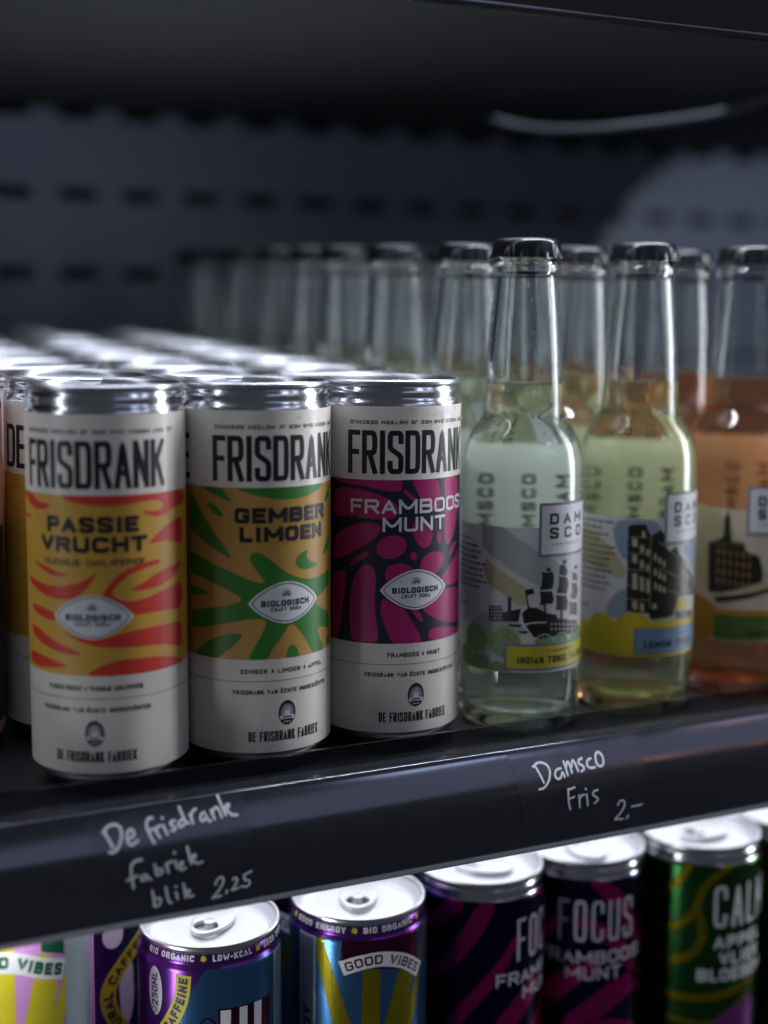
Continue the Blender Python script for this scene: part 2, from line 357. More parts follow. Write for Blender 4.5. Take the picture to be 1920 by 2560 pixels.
# ------------------------------------------------------------------ traced artwork outlines, (u, z) in millimetres
FLAME=[[(-10.4,97.3),(1.0,97.5),(11.1,97.4),(21.8,97.3),(39.1,96.9),(38.2,92.0),(31.6,92.3),(28.1,91.3),(26.0,89.9),(22.4,89.5),(18.9,90.5),(16.1,92.2),(19.7,91.6),(23.3,91.7),(24.9,92.7),(24.7,94.0),(22.5,95.1),(17.9,95.2),(12.7,94.5),(6.3,94.0),(0.0,94.3),(-4.9,95.1),(-8.4,96.1)],[(-34.3,96.7),(-23.9,97.3),(-21.8,95.7),(-19.4,94.6),(-16.8,94.4),(-13.8,94.2),(-15.4,92.9),(-18.9,92.1),(-22.7,92.3),(-26.0,93.4),(-29.6,95.1)],[(-34.3,89.8),(-27.3,89.8),(-22.9,89.2),(-34.3,88.1)],[(36.3,87.8),(31.5,88.2),(27.0,86.8),(23.2,84.9),(20.3,82.6),(18.4,81.1),(21.5,81.2),(25.9,81.5),(30.1,80.7),(36.0,78.4)],[(2.9,65.2),(4.2,67.1),(6.2,69.7),(9.1,72.5),(12.7,74.2),(16.1,75.2),(19.4,75.6),(22.6,75.7),(23.5,74.9),(22.6,74.2),(19.4,74.0),(15.7,72.9),(12.3,71.9),(9.4,69.8),(7.1,67.7),(6.4,66.4),(6.7,65.1),(9.2,63.6),(13.2,63.1),(17.4,63.6),(22.4,64.8),(27.6,65.9),(35.6,66.8),(35.3,57.1),(25.4,58.6),(19.1,58.6),(14.5,58.5),(13.1,59.0),(10.5,61.5),(7.3,63.7)],[(11.9,67.2),(14.6,67.8),(17.4,69.1),(20.9,71.0),(24.7,72.1),(29.3,72.7),(35.8,73.3),(34.0,71.6),(29.3,69.0),(25.6,67.6),(22.0,66.8),(17.4,66.3),(13.9,66.5)],[(-28.0,69.6),(-21.8,68.6),(-15.8,67.8),(-9.1,68.1),(-3.8,69.5),(-0.4,71.4),(2.5,73.4),(0.8,70.8),(-1.5,67.8),(-4.2,65.4),(-6.3,64.2),(-10.0,63.8),(-14.1,63.8),(-19.5,65.0),(-25.0,66.8),(-28.2,68.2)],[(-24.5,75.2),(-18.6,74.4),(-13.8,73.3),(-9.7,72.3),(-6.8,72.2),(-9.0,71.4),(-11.7,71.0),(-15.6,71.7),(-20.3,73.5)],[(-25.5,61.0),(-18.1,60.2),(-12.9,59.2),(-12.6,56.6),(-17.1,56.7),(-22.4,57.8),(-25.6,58.9)],[(-10.6,53.8),(-7.6,52.7),(-3.8,51.6),(0.8,51.4),(5.5,51.8),(8.7,52.8),(13.7,53.6),(19.0,53.9),(25.3,53.9),(35.2,53.2),(34.9,44.0),(27.7,46.6),(20.9,47.9),(15.3,48.1),(8.7,48.3),(2.6,48.7),(-1.9,49.7),(-6.6,51.5)],[(-27.0,53.9),(-20.7,53.1),(-15.9,50.8),(-11.5,49.4),(-6.7,47.8),(-2.9,46.2),(-6.7,46.0),(-11.6,46.4),(-17.0,47.7),(-22.9,49.3),(-26.2,51.1)],[(-27.9,44.9),(-19.8,44.5),(-13.8,43.5),(-7.9,42.3),(-10.6,41.5),(-16.2,40.8),(-23.4,40.1),(-29.7,41.4)],[(-2.7,39.3),(0.6,41.5),(3.8,43.1),(8.6,44.2),(13.5,44.2),(18.9,44.1),(25.1,43.2),(32.4,41.3),(36.1,38.8),(27.5,38.1),(20.7,38.2),(13.4,38.7),(5.3,38.9)]]
GINGER=[[(-17.9,97.4),(-13.0,97.8),(-3.9,98.1),(6.5,97.9),(16.8,97.4),(14.9,95.5),(10.8,94.4),(6.5,93.6),(1.0,93.2),(-3.9,93.6),(-8.5,94.5),(-13.0,95.6)],[(-30.5,97.2),(-21.8,97.5),(-21.2,96.0),(-19.5,94.2),(-18.3,92.6),(-20.9,93.3),(-24.3,94.5),(-28.0,95.9)],[(-36.6,95.4),(-34.3,93.8),(-31.9,90.3),(-28.9,86.9),(-26.2,83.7),(-23.4,80.2),(-21.0,77.2),(-18.1,73.5),(-21.0,74.5),(-24.5,76.1),(-28.2,78.2),(-32.6,80.3),(-36.9,81.6)],[(-27.6,92.1),(-25.4,91.8),(-23.6,90.8),(-22.2,89.2),(-21.6,87.4),(-23.6,87.7),(-25.8,88.8),(-27.1,90.4)],[(-37.0,75.3),(-30.4,73.0),(-24.5,71.1),(-19.4,69.3),(-14.7,67.3),(-11.4,65.9),(-7.7,65.2),(-7.7,66.3),(-9.5,68.5),(-11.3,71.0),(-12.5,73.2),(-12.5,74.7),(-11.6,75.8),(-9.5,75.8),(-7.1,74.3),(-4.0,71.7),(-0.7,69.0),(2.7,67.1),(6.4,65.8),(10.7,65.2),(16.2,65.5),(23.3,66.9),(23.3,61.0),(19.1,60.2),(16.2,59.1),(12.7,58.2),(12.7,56.2),(17.6,53.1),(23.4,51.2),(23.4,45.3),(20.0,46.4),(16.2,47.5),(14.1,47.6),(13.8,46.1),(15.0,43.9),(16.9,41.2),(17.2,38.7),(11.2,38.7),(9.3,42.1),(7.2,45.4),(5.2,47.9),(3.4,50.1),(1.9,50.9),(0.5,50.1),(-1.5,47.1),(-3.7,44.5),(-5.7,41.8),(-6.9,38.9),(-13.5,38.9),(-11.8,42.6),(-9.6,46.1),(-8.1,49.2),(-7.0,51.9),(-7.8,53.1),(-10.2,53.3),(-14.8,52.8),(-21.2,51.4),(-28.6,49.7),(-37.0,47.6),(-36.9,54.1),(-30.6,55.5),(-24.7,56.7),(-19.5,57.9),(-16.3,59.0),(-15.4,59.8),(-16.3,60.9),(-19.5,62.4),(-22.8,64.1),(-28.4,65.7),(-32.8,66.7),(-37.2,67.4)],[(-36.7,62.7),(-32.9,62.6),(-29.7,62.0),(-27.2,61.0),(-30.6,60.3),(-36.8,59.5)],[(-35.4,39.0),(-30.8,42.7),(-25.9,45.9),(-21.3,47.6),(-17.7,48.3),(-14.7,47.8),(-16.4,45.7),(-19.6,42.7),(-22.4,40.6),(-24.8,38.9),(-30.0,38.7)],[(-0.3,39.0),(0.2,41.3),(0.9,43.1),(2.3,43.7),(3.7,42.7),(4.5,41.0),(4.8,38.6)],[(8.9,75.5),(6.0,74.9),(3.8,73.3),(3.4,71.4),(4.9,69.4),(7.7,68.7),(11.2,68.9),(14.1,70.2),(10.7,70.9),(8.5,72.1),(7.9,73.6)],[(23.2,95.2),(20.9,94.2),(18.7,92.3),(18.7,90.7),(20.9,91.0),(23.2,92.0)],[(23.2,79.1),(20.9,77.3),(17.6,74.3),(17.2,72.1),(20.0,72.6),(23.3,75.3)],[(23.4,42.4),(20.5,42.7),(20.0,41.5),(22.1,39.7),(23.4,39.1)]]
BERRY=[[(-32.6,97.2),(-23.2,97.5),(-13.7,97.7),(-5.9,97.8),(-5.4,95.7),(-5.7,94.2),(-7.2,93.3),(-10.7,93.5),(-15.2,94.4),(-19.8,95.3),(-24.9,95.7),(-29.5,96.3)],[(-2.5,97.5),(8.5,97.7),(9.6,93.4),(10.1,89.4),(8.7,85.9),(5.9,85.5),(3.0,87.9),(0.9,91.3),(-1.0,94.7)],[(11.5,97.6),(20.8,97.3),(22.0,93.7),(22.3,85.9),(21.0,81.4),(19.0,77.0),(16.3,74.0),(14.3,73.0),(12.7,74.5),(12.1,77.6),(12.3,82.5),(12.4,88.6),(12.1,93.2)],[(-31.7,93.3),(-26.7,94.4),(-21.5,94.0),(-16.7,93.2),(-12.2,91.7),(-8.9,90.0),(-7.1,88.2),(-7.0,86.1),(-7.7,84.3),(-10.1,83.6),(-13.6,83.5),(-18.2,83.8),(-23.1,84.3),(-28.6,84.1),(-32.1,83.6)],[(-5.4,93.9),(-4.2,94.2),(-2.3,92.6),(-0.7,90.8),(-0.0,88.9),(-1.6,89.9),(-3.8,91.8)],[(-30.7,77.0),(-26.7,79.6),(-21.4,81.7),(-17.3,82.4),(-13.9,82.0),(-12.9,80.7),(-13.3,78.9),(-15.4,76.4),(-18.8,74.1),(-23.1,71.7),(-27.4,69.4),(-31.6,67.7),(-32.1,73.2)],[(-14.5,73.1),(-13.9,75.3),(-11.8,77.4),(-8.3,78.2),(-5.2,77.4),(-3.7,75.2),(-4.0,72.8),(-6.1,70.5),(-9.4,69.5),(-12.4,69.9),(-14.2,71.3)],[(-1.6,82.4),(0.4,82.9),(4.1,82.0),(6.0,79.5),(6.4,77.0),(5.7,74.6),(4.2,73.2),(2.5,72.9),(0.4,74.4),(-1.2,77.2),(-2.0,80.0)],[(8.6,78.6),(9.6,78.7),(10.5,76.9),(10.3,74.8),(9.7,73.5),(8.6,75.0),(8.4,76.8)],[(-2.7,70.4),(-2.3,71.6),(-1.2,72.1),(0.1,71.4),(0.2,69.9),(-0.8,68.8),(-2.2,69.1)],[(1.4,65.9),(1.5,68.3),(2.8,70.0),(5.3,71.3),(8.9,71.4),(11.5,70.3),(12.3,68.4),(11.2,66.1),(9.0,63.9),(7.4,63.3),(3.6,64.6),(1.5,65.3)],[(-11.4,64.2),(-11.2,66.0),(-9.4,67.5),(-6.7,68.2),(-3.9,67.7),(-1.4,66.1),(-0.5,64.9),(-4.5,64.4),(-8.1,63.0),(-10.8,61.7),(-11.4,62.6)],[(-24.4,66.4),(-23.7,68.3),(-21.4,70.3),(-18.5,72.1),(-16.8,72.1),(-17.8,70.3),(-20.4,68.6),(-22.7,67.2)],[(-32.5,62.3),(-28.6,64.7),(-26.3,63.8),(-26.1,60.7),(-26.8,56.0),(-27.8,50.7),(-28.9,44.3),(-30.2,38.9),(-33.5,39.2),(-33.0,51.4)],[(-22.0,64.2),(-19.7,66.8),(-17.5,67.7),(-15.7,66.8),(-14.7,64.1),(-14.7,59.5),(-15.0,54.9),(-14.8,50.4),(-14.2,45.8),(-13.4,39.7),(-18.0,39.5),(-23.3,39.4),(-24.2,43.5),(-24.6,49.6),(-24.2,55.7),(-23.4,60.4)],[(-12.0,55.7),(-10.5,54.8),(-7.5,53.2),(-4.7,52.2),(-3.2,49.7),(-1.2,46.5),(0.7,43.3),(2.7,39.1),(-2.8,39.1),(-8.6,39.2),(-10.4,43.2),(-11.9,46.8),(-12.9,50.5),(-12.9,53.5)],[(-2.2,51.7),(0.0,51.3),(1.7,49.4),(2.9,46.8),(1.9,46.6),(0.0,48.3),(-1.3,49.9)],[(1.7,51.5),(5.6,52.6),(9.1,54.3),(11.8,56.7),(14.3,57.3),(23.8,56.2),(26.0,50.7),(25.6,42.8),(15.8,44.4),(9.7,46.2),(5.6,48.3)],[(10.5,60.9),(12.6,63.4),(16.5,65.9),(21.0,68.9),(24.5,70.6),(25.3,58.4),(17.3,58.0),(13.2,58.7)],[(14.4,68.7),(15.8,71.0),(19.1,73.6),(21.8,73.5),(19.2,71.1),(16.4,68.7)],[(4.8,39.6),(4.9,42.5),(6.4,43.9),(10.6,43.8),(17.8,42.4),(25.7,40.9),(25.0,38.2),(14.7,39.0)]]
T_BAND=[(-28.4,77.4),(-19.9,77.8),(-7.5,69.7),(3.6,63.3),(3.8,53.4),(-7.2,56.4),(-17.7,62.8),(-27.8,70.0)]
T_YEL=[(-26.1,65.1),(-23.8,63.8),(-10.3,55.4),(-9.3,48.4),(-13.0,49.0),(-25.2,56.3),(-27.2,61.1)]
T_ARC=[(-35.2,39.0),(-29.0,43.5),(-23.1,45.9),(-17.4,46.5),(-11.0,41.4),(-10.9,36.9),(-35.0,33.8)]
SHIP=[[(-4.7,61.1),(-3.1,60.8),(-0.3,61.1),(0.4,58.9),(0.2,56.3),(-0.5,54.5),(-2.9,54.5),(-5.4,54.4),(-4.6,56.6),(-4.3,58.8)],[(-5.2,53.9),(-0.4,53.7),(0.6,50.9),(0.0,49.0),(-2.8,49.2),(-5.1,48.5),(-4.8,50.9)],[(3.2,63.1),(5.3,63.0),(7.0,60.7),(6.3,58.7),(2.8,59.8)],[(2.7,59.0),(6.8,58.2),(7.7,55.2),(6.6,52.0),(1.8,53.0),(2.7,55.8)],[(1.5,52.1),(6.6,51.3),(7.7,48.4),(7.0,45.8),(1.6,46.4),(2.1,49.1)],[(10.6,59.6),(13.5,58.8),(14.1,55.8),(10.1,56.8)],[(9.9,55.8),(13.7,54.9),(14.8,51.8),(13.2,49.1),(8.9,50.2),(10.3,52.9)],[(8.7,48.7),(14.1,47.5),(14.4,42.7),(8.9,44.0)],[(-2.9,62.6),(-1.0,62.6),(-1.2,61.2),(-2.7,61.3)],[(4.4,64.9),(6.1,65.0),(6.2,63.4),(4.6,63.6)],[(11.5,62.0),(14.1,61.8),(13.8,60.6),(11.5,60.7)],[(-11.7,45.9),(-9.3,48.1),(-6.1,47.8),(-2.7,45.7),(1.7,44.7),(2.5,43.3),(14.6,40.7),(14.8,36.8),(9.8,36.4),(2.7,36.8),(-4.5,36.2),(-7.2,36.9),(-9.1,39.5),(-11.0,42.4)],[(-12.1,47.5),(-12.9,42.6),(-24.2,42.0),(-24.3,47.9),(-19.1,48.2),(-18.9,45.8),(-16.9,46.4),(-17.0,51.4),(-16.4,51.9),(-15.7,51.4),(-15.7,46.7)],[(-10.8,54.5),(-7.8,55.1),(-7.3,53.2),(-10.3,52.4)],[(-10.8,54.5),(-10.3,54.5),(-9.0,47.8),(-9.6,47.8)],[(-16.8,41.5),(-11.7,41.6),(-12.3,40.6),(-16.0,40.6)],[(-13.2,39.1),(-9.4,39.2),(-9.7,38.1),(-11.9,38.2)],[(-3.5,49.6),(-2.8,49.5),(-2.7,45.4),(-3.4,45.4)],[(3.8,46.4),(4.7,46.3),(4.8,42.7),(3.9,42.8)]]
SHIPW=[[(-10.6,41.9),(-7.9,42.5),(-2.3,42.5),(-2.3,42.0),(-7.9,41.9),(-10.4,41.3)],[(-0.5,41.7),(0.1,41.6),(0.1,41.0),(-0.5,41.0)],[(1.2,41.5),(1.8,41.4),(1.8,40.8),(1.2,40.9)],[(3.0,41.3),(3.7,41.2),(3.7,40.6),(3.0,40.7)],[(5.0,41.1),(5.7,41.0),(5.7,40.3),(5.0,40.4)],[(7.1,40.7),(8.0,40.6),(8.0,40.0),(7.2,40.1)],[(9.6,40.3),(10.6,40.2),(10.6,39.5),(9.6,39.7)],[(12.6,39.8),(13.9,39.6),(14.0,38.9),(12.7,39.1)],[(-0.5,39.9),(0.1,39.9),(0.1,39.2),(-0.5,39.3)],[(1.2,39.7),(1.9,39.7),(1.9,39.0),(1.3,39.1)],[(3.1,39.5),(3.7,39.5),(3.8,38.8),(3.1,38.9)],[(5.0,39.3),(5.8,39.2),(5.8,38.5),(5.1,38.6)],[(7.2,39.0),(8.0,38.8),(8.1,38.2),(7.2,38.3)],[(9.7,38.6),(10.7,38.4),(10.7,37.7),(9.7,37.9)],[(12.7,38.0),(14.0,37.7),(14.1,37.1),(12.8,37.3)],[(-23.5,47.2),(-22.9,47.3),(-22.9,46.7),(-23.5,46.6)],[(-23.5,45.9),(-22.9,46.0),(-22.9,45.4),(-23.5,45.3)],[(-23.5,44.6),(-22.9,44.7),(-22.9,44.1),(-23.5,44.0)],[(-23.4,43.3),(-22.9,43.4),(-22.9,42.8),(-23.4,42.8)],[(-22.3,47.3),(-21.7,47.4),(-21.7,46.8),(-22.3,46.8)],[(-22.2,46.1),(-21.7,46.1),(-21.7,45.5),(-22.2,45.5)],[(-22.2,44.8),(-21.7,44.8),(-21.7,44.3),(-22.2,44.2)],[(-22.2,43.5),(-21.6,43.6),(-21.6,43.0),(-22.2,42.9)],[(-21.1,47.5),(-20.5,47.5),(-20.5,47.0),(-21.0,46.9)],[(-21.0,46.2),(-20.5,46.3),(-20.5,45.7),(-21.0,45.6)],[(-21.0,44.9),(-20.5,45.0),(-20.5,44.4),(-21.0,44.3)],[(-21.0,43.6),(-20.4,43.7),(-20.4,43.1),(-21.0,43.1)],[(-19.9,47.6),(-19.3,47.6),(-19.3,47.1),(-19.9,47.0)],[(-19.9,46.3),(-19.3,46.4),(-19.3,45.8),(-19.8,45.7)],[(-19.8,45.0),(-19.3,45.1),(-19.3,44.5),(-19.8,44.5)],[(-19.8,43.8),(-19.3,43.8),(-19.3,43.2),(-19.8,43.2)]]
HOUSES=[[(-17.4,74.2),(-15.5,75.2),(-10.7,75.4),(-9.5,72.2),(-8.3,70.9),(-4.7,73.1),(-3.1,71.2),(-1.9,66.2),(-0.8,64.3),(2.5,66.3),(4.5,62.5),(8.3,60.7),(10.4,56.8),(16.5,52.5),(18.0,45.3),(4.6,46.5),(1.8,39.0),(-7.8,38.0),(-8.8,40.5),(-17.2,41.2)],[(2.9,40.7),(16.3,39.5),(14.8,36.6),(3.7,37.7)]]
HWIN=[[(-15.7,69.8),(-13.8,69.5),(-13.7,66.4),(-15.6,66.7)],[(-15.5,63.5),(-13.7,63.2),(-13.6,60.1),(-15.4,60.4)],[(-15.3,56.3),(-13.5,56.0),(-13.4,52.8),(-15.2,53.1)],[(-15.2,53.1),(-13.4,52.8),(-13.3,49.7),(-15.1,49.9)],[(-15.0,45.4),(-13.2,45.1),(-13.1,41.9),(-14.9,42.2)],[(-12.7,67.5),(-11.2,67.1),(-11.1,64.2),(-12.6,64.5)],[(-12.5,61.4),(-11.0,61.0),(-11.0,58.1),(-12.5,58.4)],[(-12.4,55.0),(-10.9,54.7),(-10.8,51.8),(-12.3,52.1)],[(-12.3,52.3),(-10.8,52.0),(-10.7,49.0),(-12.2,49.4)],[(-12.1,44.6),(-10.6,44.3),(-10.5,41.3),(-12.0,41.6)],[(-10.3,65.9),(-9.0,65.6),(-9.0,62.9),(-10.2,63.2)],[(-10.1,59.8),(-8.9,59.5),(-8.8,56.8),(-10.0,57.1)],[(-10.0,54.2),(-8.7,53.8),(-8.6,51.1),(-9.9,51.5)],[(-9.9,51.5),(-8.6,51.1),(-8.5,48.4),(-9.8,48.7)],[(-7.3,64.1),(-6.2,63.7),(-6.1,61.0),(-7.2,61.4)],[(-7.1,58.2),(-6.0,57.9),(-5.9,55.1),(-7.0,55.5)],[(-6.9,52.8),(-5.8,52.4),(-5.7,49.7),(-6.8,50.1)],[(-5.5,62.7),(-4.3,62.3),(-4.2,59.6),(-5.4,60.0)],[(-5.3,57.1),(-4.1,56.7),(-4.0,53.9),(-5.2,54.3)],[(-5.1,51.8),(-3.9,51.4),(-3.9,48.7),(-5.0,49.1)],[(-3.5,61.3),(-2.5,60.9),(-2.4,58.4),(-3.5,58.8)],[(-3.4,55.8),(-2.3,55.4),(-2.2,52.9),(-3.3,53.3)],[(-3.2,51.1),(-2.2,50.6),(-2.1,48.1),(-3.1,48.6)],[(-12.1,72.7),(-11.0,72.7),(-10.7,70.0),(-12.1,70.4)],[(-7.3,44.2),(-5.6,44.4),(-5.6,42.3),(-7.2,42.1)]]
L_VAN=[(3.7,45.9),(10.2,45.5),(10.6,40.8),(3.9,41.3)]
L_YEL=[(-40.4,31.8),(-33.2,33.5),(-7.8,37.6),(2.5,37.6),(20.5,35.4),(20.5,23.6),(-13.7,24.9),(-39.8,21.5)]
L_SAND=[(-7.8,38.0),(1.8,40.0),(20.5,37.7),(20.5,33.9),(-7.7,36.0)]
TOWER=[[(-28.9,62.9),(-24.3,64.9),(-22.4,66.5),(-22.2,73.6),(-20.9,77.0),(-19.9,73.8),(-19.1,64.4),(-14.1,64.2),(-13.5,60.9),(-7.9,58.6),(-6.1,52.0),(-6.5,48.2),(-22.5,43.1),(-28.1,42.9)]]
HW1=[[(94.4,-160.6),(95.3,-162.7),(96.7,-165.5)],[(94.0,-161.0),(95.7,-159.3),(98.4,-159.1),(99.9,-160.7),(99.6,-163.4),(98.2,-165.9),(96.7,-167.0),(95.4,-166.6)],[(101.3,-163.7),(102.9,-163.6),(103.8,-162.6),(103.1,-161.1),(101.7,-161.6),(101.1,-163.7),(101.7,-165.3),(102.8,-165.7),(104.6,-164.6)],[(110.0,-159.0),(108.7,-158.8),(107.7,-160.4),(108.1,-162.5),(108.8,-164.1),(109.7,-166.1)],[(108.2,-162.6),(109.6,-162.1)],[(110.2,-162.0),(111.7,-164.8)],[(110.6,-162.8),(111.3,-161.6),(112.2,-161.5)],[(113.1,-161.5),(114.2,-164.2)],[(113.1,-159.3),(113.2,-159.6)],[(117.0,-160.7),(115.8,-160.8),(115.4,-161.5),(116.4,-162.2),(117.2,-162.7),(116.6,-163.5),(115.6,-163.3)],[(119.6,-160.7),(118.4,-161.2),(118.0,-162.1),(118.6,-162.8),(119.8,-162.4),(120.6,-161.3)],[(119.0,-157.1),(119.8,-159.6),(120.6,-161.7),(121.5,-162.1)],[(122.2,-159.6),(122.9,-162.3)],[(122.4,-160.6),(123.0,-158.9),(124.4,-158.3)],[(127.1,-159.7),(125.9,-160.0),(125.3,-161.3),(126.1,-162.2),(127.1,-161.5),(127.5,-160.4),(127.9,-162.1),(128.7,-162.4)],[(129.3,-159.3),(130.1,-162.0)],[(129.5,-160.5),(130.4,-158.8),(131.6,-158.8),(132.2,-160.5),(132.6,-161.8)],[(132.2,-155.7),(133.0,-158.5),(134.0,-161.4)],[(133.4,-159.7),(134.6,-158.5),(135.6,-158.3),(135.2,-159.4),(134.0,-159.8),(134.9,-160.4),(136.0,-161.7),(137.8,-161.8)]]
HW2=[[(105.2,-170.4),(103.1,-170.3),(101.8,-171.6),(101.7,-174.0),(102.1,-176.4),(102.4,-179.0)],[(100.4,-176.1),(103.8,-175.1)],[(106.3,-175.2),(105.2,-175.3),(104.8,-176.5),(105.5,-177.2),(106.5,-176.6),(106.9,-175.5),(107.3,-176.9),(108.0,-177.0)],[(109.3,-172.5),(109.8,-176.0)],[(109.8,-174.6),(110.8,-174.0),(111.8,-174.5),(111.5,-175.7),(110.4,-176.1),(109.8,-175.8)],[(112.9,-172.9),(113.7,-175.8)],[(113.1,-174.0),(113.7,-172.5),(114.9,-172.5)],[(115.9,-172.5),(116.6,-175.0)],[(115.8,-169.8),(115.9,-170.0)],[(117.0,-174.6),(118.2,-174.2),(118.6,-173.3),(117.9,-173.0),(117.3,-173.9),(117.4,-175.3),(118.2,-175.8),(119.2,-175.2)],[(120.1,-168.8),(120.6,-171.7),(121.2,-174.2)],[(120.6,-172.9),(121.8,-171.5),(122.8,-171.6),(122.2,-172.7),(121.0,-173.1),(122.0,-173.7),(123.2,-174.5),(124.8,-174.2)]]
HW3=[[(108.5,-181.1),(109.0,-184.0),(109.4,-186.8)],[(109.1,-184.8),(110.3,-183.8),(111.4,-184.6),(111.2,-186.4),(110.0,-187.1),(109.2,-186.4)],[(112.8,-180.7),(113.9,-186.1),(114.9,-186.6)],[(116.2,-183.1),(116.9,-185.6)],[(116.1,-181.0),(116.3,-181.2)],[(118.6,-180.5),(119.5,-185.7)],[(119.1,-184.0),(119.9,-182.9),(120.9,-183.3),(120.5,-184.3),(119.5,-184.5),(120.3,-184.9),(121.1,-185.8),(122.1,-185.3)],[(129.3,-182.8),(129.8,-181.3),(130.8,-180.4),(131.8,-180.8),(132.0,-182.5),(130.9,-184.7),(129.3,-186.9),(128.3,-187.7),(129.7,-187.5),(131.5,-187.3)],[(133.4,-185.8),(133.2,-186.7)],[(135.2,-182.2),(135.6,-181.5),(136.5,-181.9),(136.7,-183.1),(135.8,-184.8),(134.8,-186.0),(136.2,-185.9),(137.3,-185.5)],[(141.4,-180.3),(139.1,-181.1)],[(138.9,-181.3),(139.3,-183.4),(140.2,-183.1),(141.0,-183.9),(141.0,-185.1),(139.9,-185.7),(138.3,-185.2)]]
HW4=[[(250.3,-161.2),(251.7,-164.2),(252.7,-166.9)],[(249.4,-161.3),(251.9,-160.0),(255.1,-161.0),(256.2,-163.4),(255.0,-166.7),(252.4,-168.9),(250.5,-168.9)],[(260.7,-163.2),(258.8,-163.2),(257.5,-165.0),(258.5,-166.6),(260.1,-166.3),(261.1,-164.1),(261.7,-166.2)],[(262.3,-161.1),(263.1,-165.8)],[(262.7,-163.5),(263.9,-161.0),(264.6,-162.3),(265.0,-165.2)],[(265.1,-163.4),(266.2,-160.8),(266.9,-162.0),(267.7,-165.0)],[(270.2,-161.0),(268.6,-161.4),(268.3,-162.5),(269.9,-163.3),(270.6,-164.6),(269.0,-165.2)],[(273.9,-161.5),(272.2,-161.9),(271.8,-163.6),(272.6,-164.6),(275.0,-164.6)],[(277.2,-159.7),(275.9,-161.0),(276.0,-163.6),(277.3,-164.8),(279.0,-164.0),(279.3,-161.4),(278.2,-160.0),(277.2,-159.7)]]
HW5=[[(262.5,-170.4),(262.3,-174.7),(263.3,-178.0)],[(262.6,-170.7),(265.2,-170.2)],[(262.5,-174.1),(264.9,-173.6)],[(266.9,-173.3),(267.4,-177.8)],[(267.1,-174.9),(267.9,-173.5),(269.2,-173.4)],[(270.2,-173.5),(270.8,-177.7)],[(269.8,-171.3),(270.0,-171.6)],[(274.9,-172.5),(272.9,-172.8),(272.9,-174.2),(274.6,-175.1),(275.3,-176.3),(273.7,-177.3)]]
HW6=[[(284.2,-179.7),(284.5,-178.3),(285.9,-177.9),(287.3,-179.0),(287.0,-181.3),(285.1,-184.0),(283.2,-185.5),(285.1,-185.5),(287.2,-185.8)],[(289.5,-184.7),(288.9,-185.8)],[(290.5,-181.3),(295.0,-181.1)]]
# ------------------------------------------------------------------ cooler: wall, shelves, cable
FLOOR = -155.0
def floor_z(y): return FLOOR + max(0.0, y-475)*0.03         # the shelf rises slightly towards the back
TILT = math.atan(0.03)
WY = 930.0
def wall():
    xs, holes = [-420.0], []
    k0 = 163.6-43.0*13
    cx_ = [k0+43.0*i for i in range(34)]
    xs = [-420]; 
    for c_ in cx_: xs += [c_-12.5, c_-10.5, c_+10.5, c_+12.5]
    xs = sorted(x for x in xs if -420 <= x <= 1010)+[1010]
    rows = [131.3, 78.3, 25.5, -27, -80, -240, -293, -346]
    zs = [-480]
    for r in sorted(rows): zs += [r-4, r-2, r+2, r+4]
    zs += [330]
    mb = MB(); nx = len(xs); mb.v = [(x, WY, z) for z in zs for x in xs]
    def hole(x, z):
        for r in rows:
            for c_ in cx_:
                if abs(x-c_) < 12.4 and abs(z-r) < 3.9: return True
        return False
    for j in range(len(zs)-1):
        for i in range(nx-1):
            if hole((xs[i]+xs[i+1])/2, (zs[j]+zs[j+1])/2): continue
            mb.f.append((j*nx+i, j*nx+i+1, (j+1)*nx+i+1, (j+1)*nx+i))
    w = struct(build(mb, 'back_wall', M['wall'], smooth=False))
    m = w.modifiers.new('thickness', 'SOLIDIFY'); m.thickness = 1.6*S; m.offset = -1
    s = MB(); s.lathe([(0, 2.2), (2.2, 2.0), (3.6, 0.8), (3.8, 0)], 20)
    sc_ = link('screw', s.mesh('screw', M['alu']), w, (555, WY, 114)); sc_.rotation_euler = (math.radians(90), 0, 0)
    d = MB(); d.box(-430, 1020, WY+45, WY+47, -490, 340)
    struct(build(d, 'duct_wall', M['void'], smooth=False))
wall()
RAIL = [(410.6, -155), (409.4, -155.2), (407.8, -158), (405.0, -164), (403.2, -169), (402.4, -174.5), (402.7, -180), (404.6, -190.5)]
RAILS = smooth_open(RAIL, 2)
def rail_y(z):
    for (a, b), (c_, d) in zip(RAILS, RAILS[1:]):
        if b >= z >= d: return a+(c_-a)*(b-z)/(b-d)
    return RAIL[-1][0]
def rail_profile(dz):
    o = smooth_open(RAIL, 2)
    return [(y, z+dz) for y, z in o]+[(y+1.8, z+dz) for y, z in reversed(o)][:-2]+[(413, -156.8+dz), (413, -155.0+dz)]
def edge_profile(dz): return [(404.2, -190.5+dz), (404.0, -191.6+dz), (404.7, -192.6+dz), (406.4, -192.8+dz), (407.4, -191.8+dz), (406.6, -190.5+dz)]
XS = [-420+i*20.0 for i in range(72)]
def shelf(name, label, dz, rise, th=9):
    t = thing(name, label, 'shelf', (0, 0, 0))
    b = MB(); z0 = FLOOR+dz
    b.extrude([(413, z0-0.4), (475, z0-0.4), (928, z0-0.4+(928-475)*rise), (928, z0-th+(928-475)*rise), (475, z0-th), (413, z0-th)], [-420, 1010])
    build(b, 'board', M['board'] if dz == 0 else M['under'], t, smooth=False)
    r = MB(); r.extrude(rail_profile(dz), XS); build(r, 'price_rail', M['rail'], t, angle=50)
    e = MB(); e.extrude(edge_profile(dz), XS); build(e, 'edge_strip', M['edge'] if dz == 0 else M['rail'], t, angle=50)
    return t
main_shelf = shelf('display_shelf', 'black shelf with glossy curved price rail below the white cans and bottles', 0, 0.03)
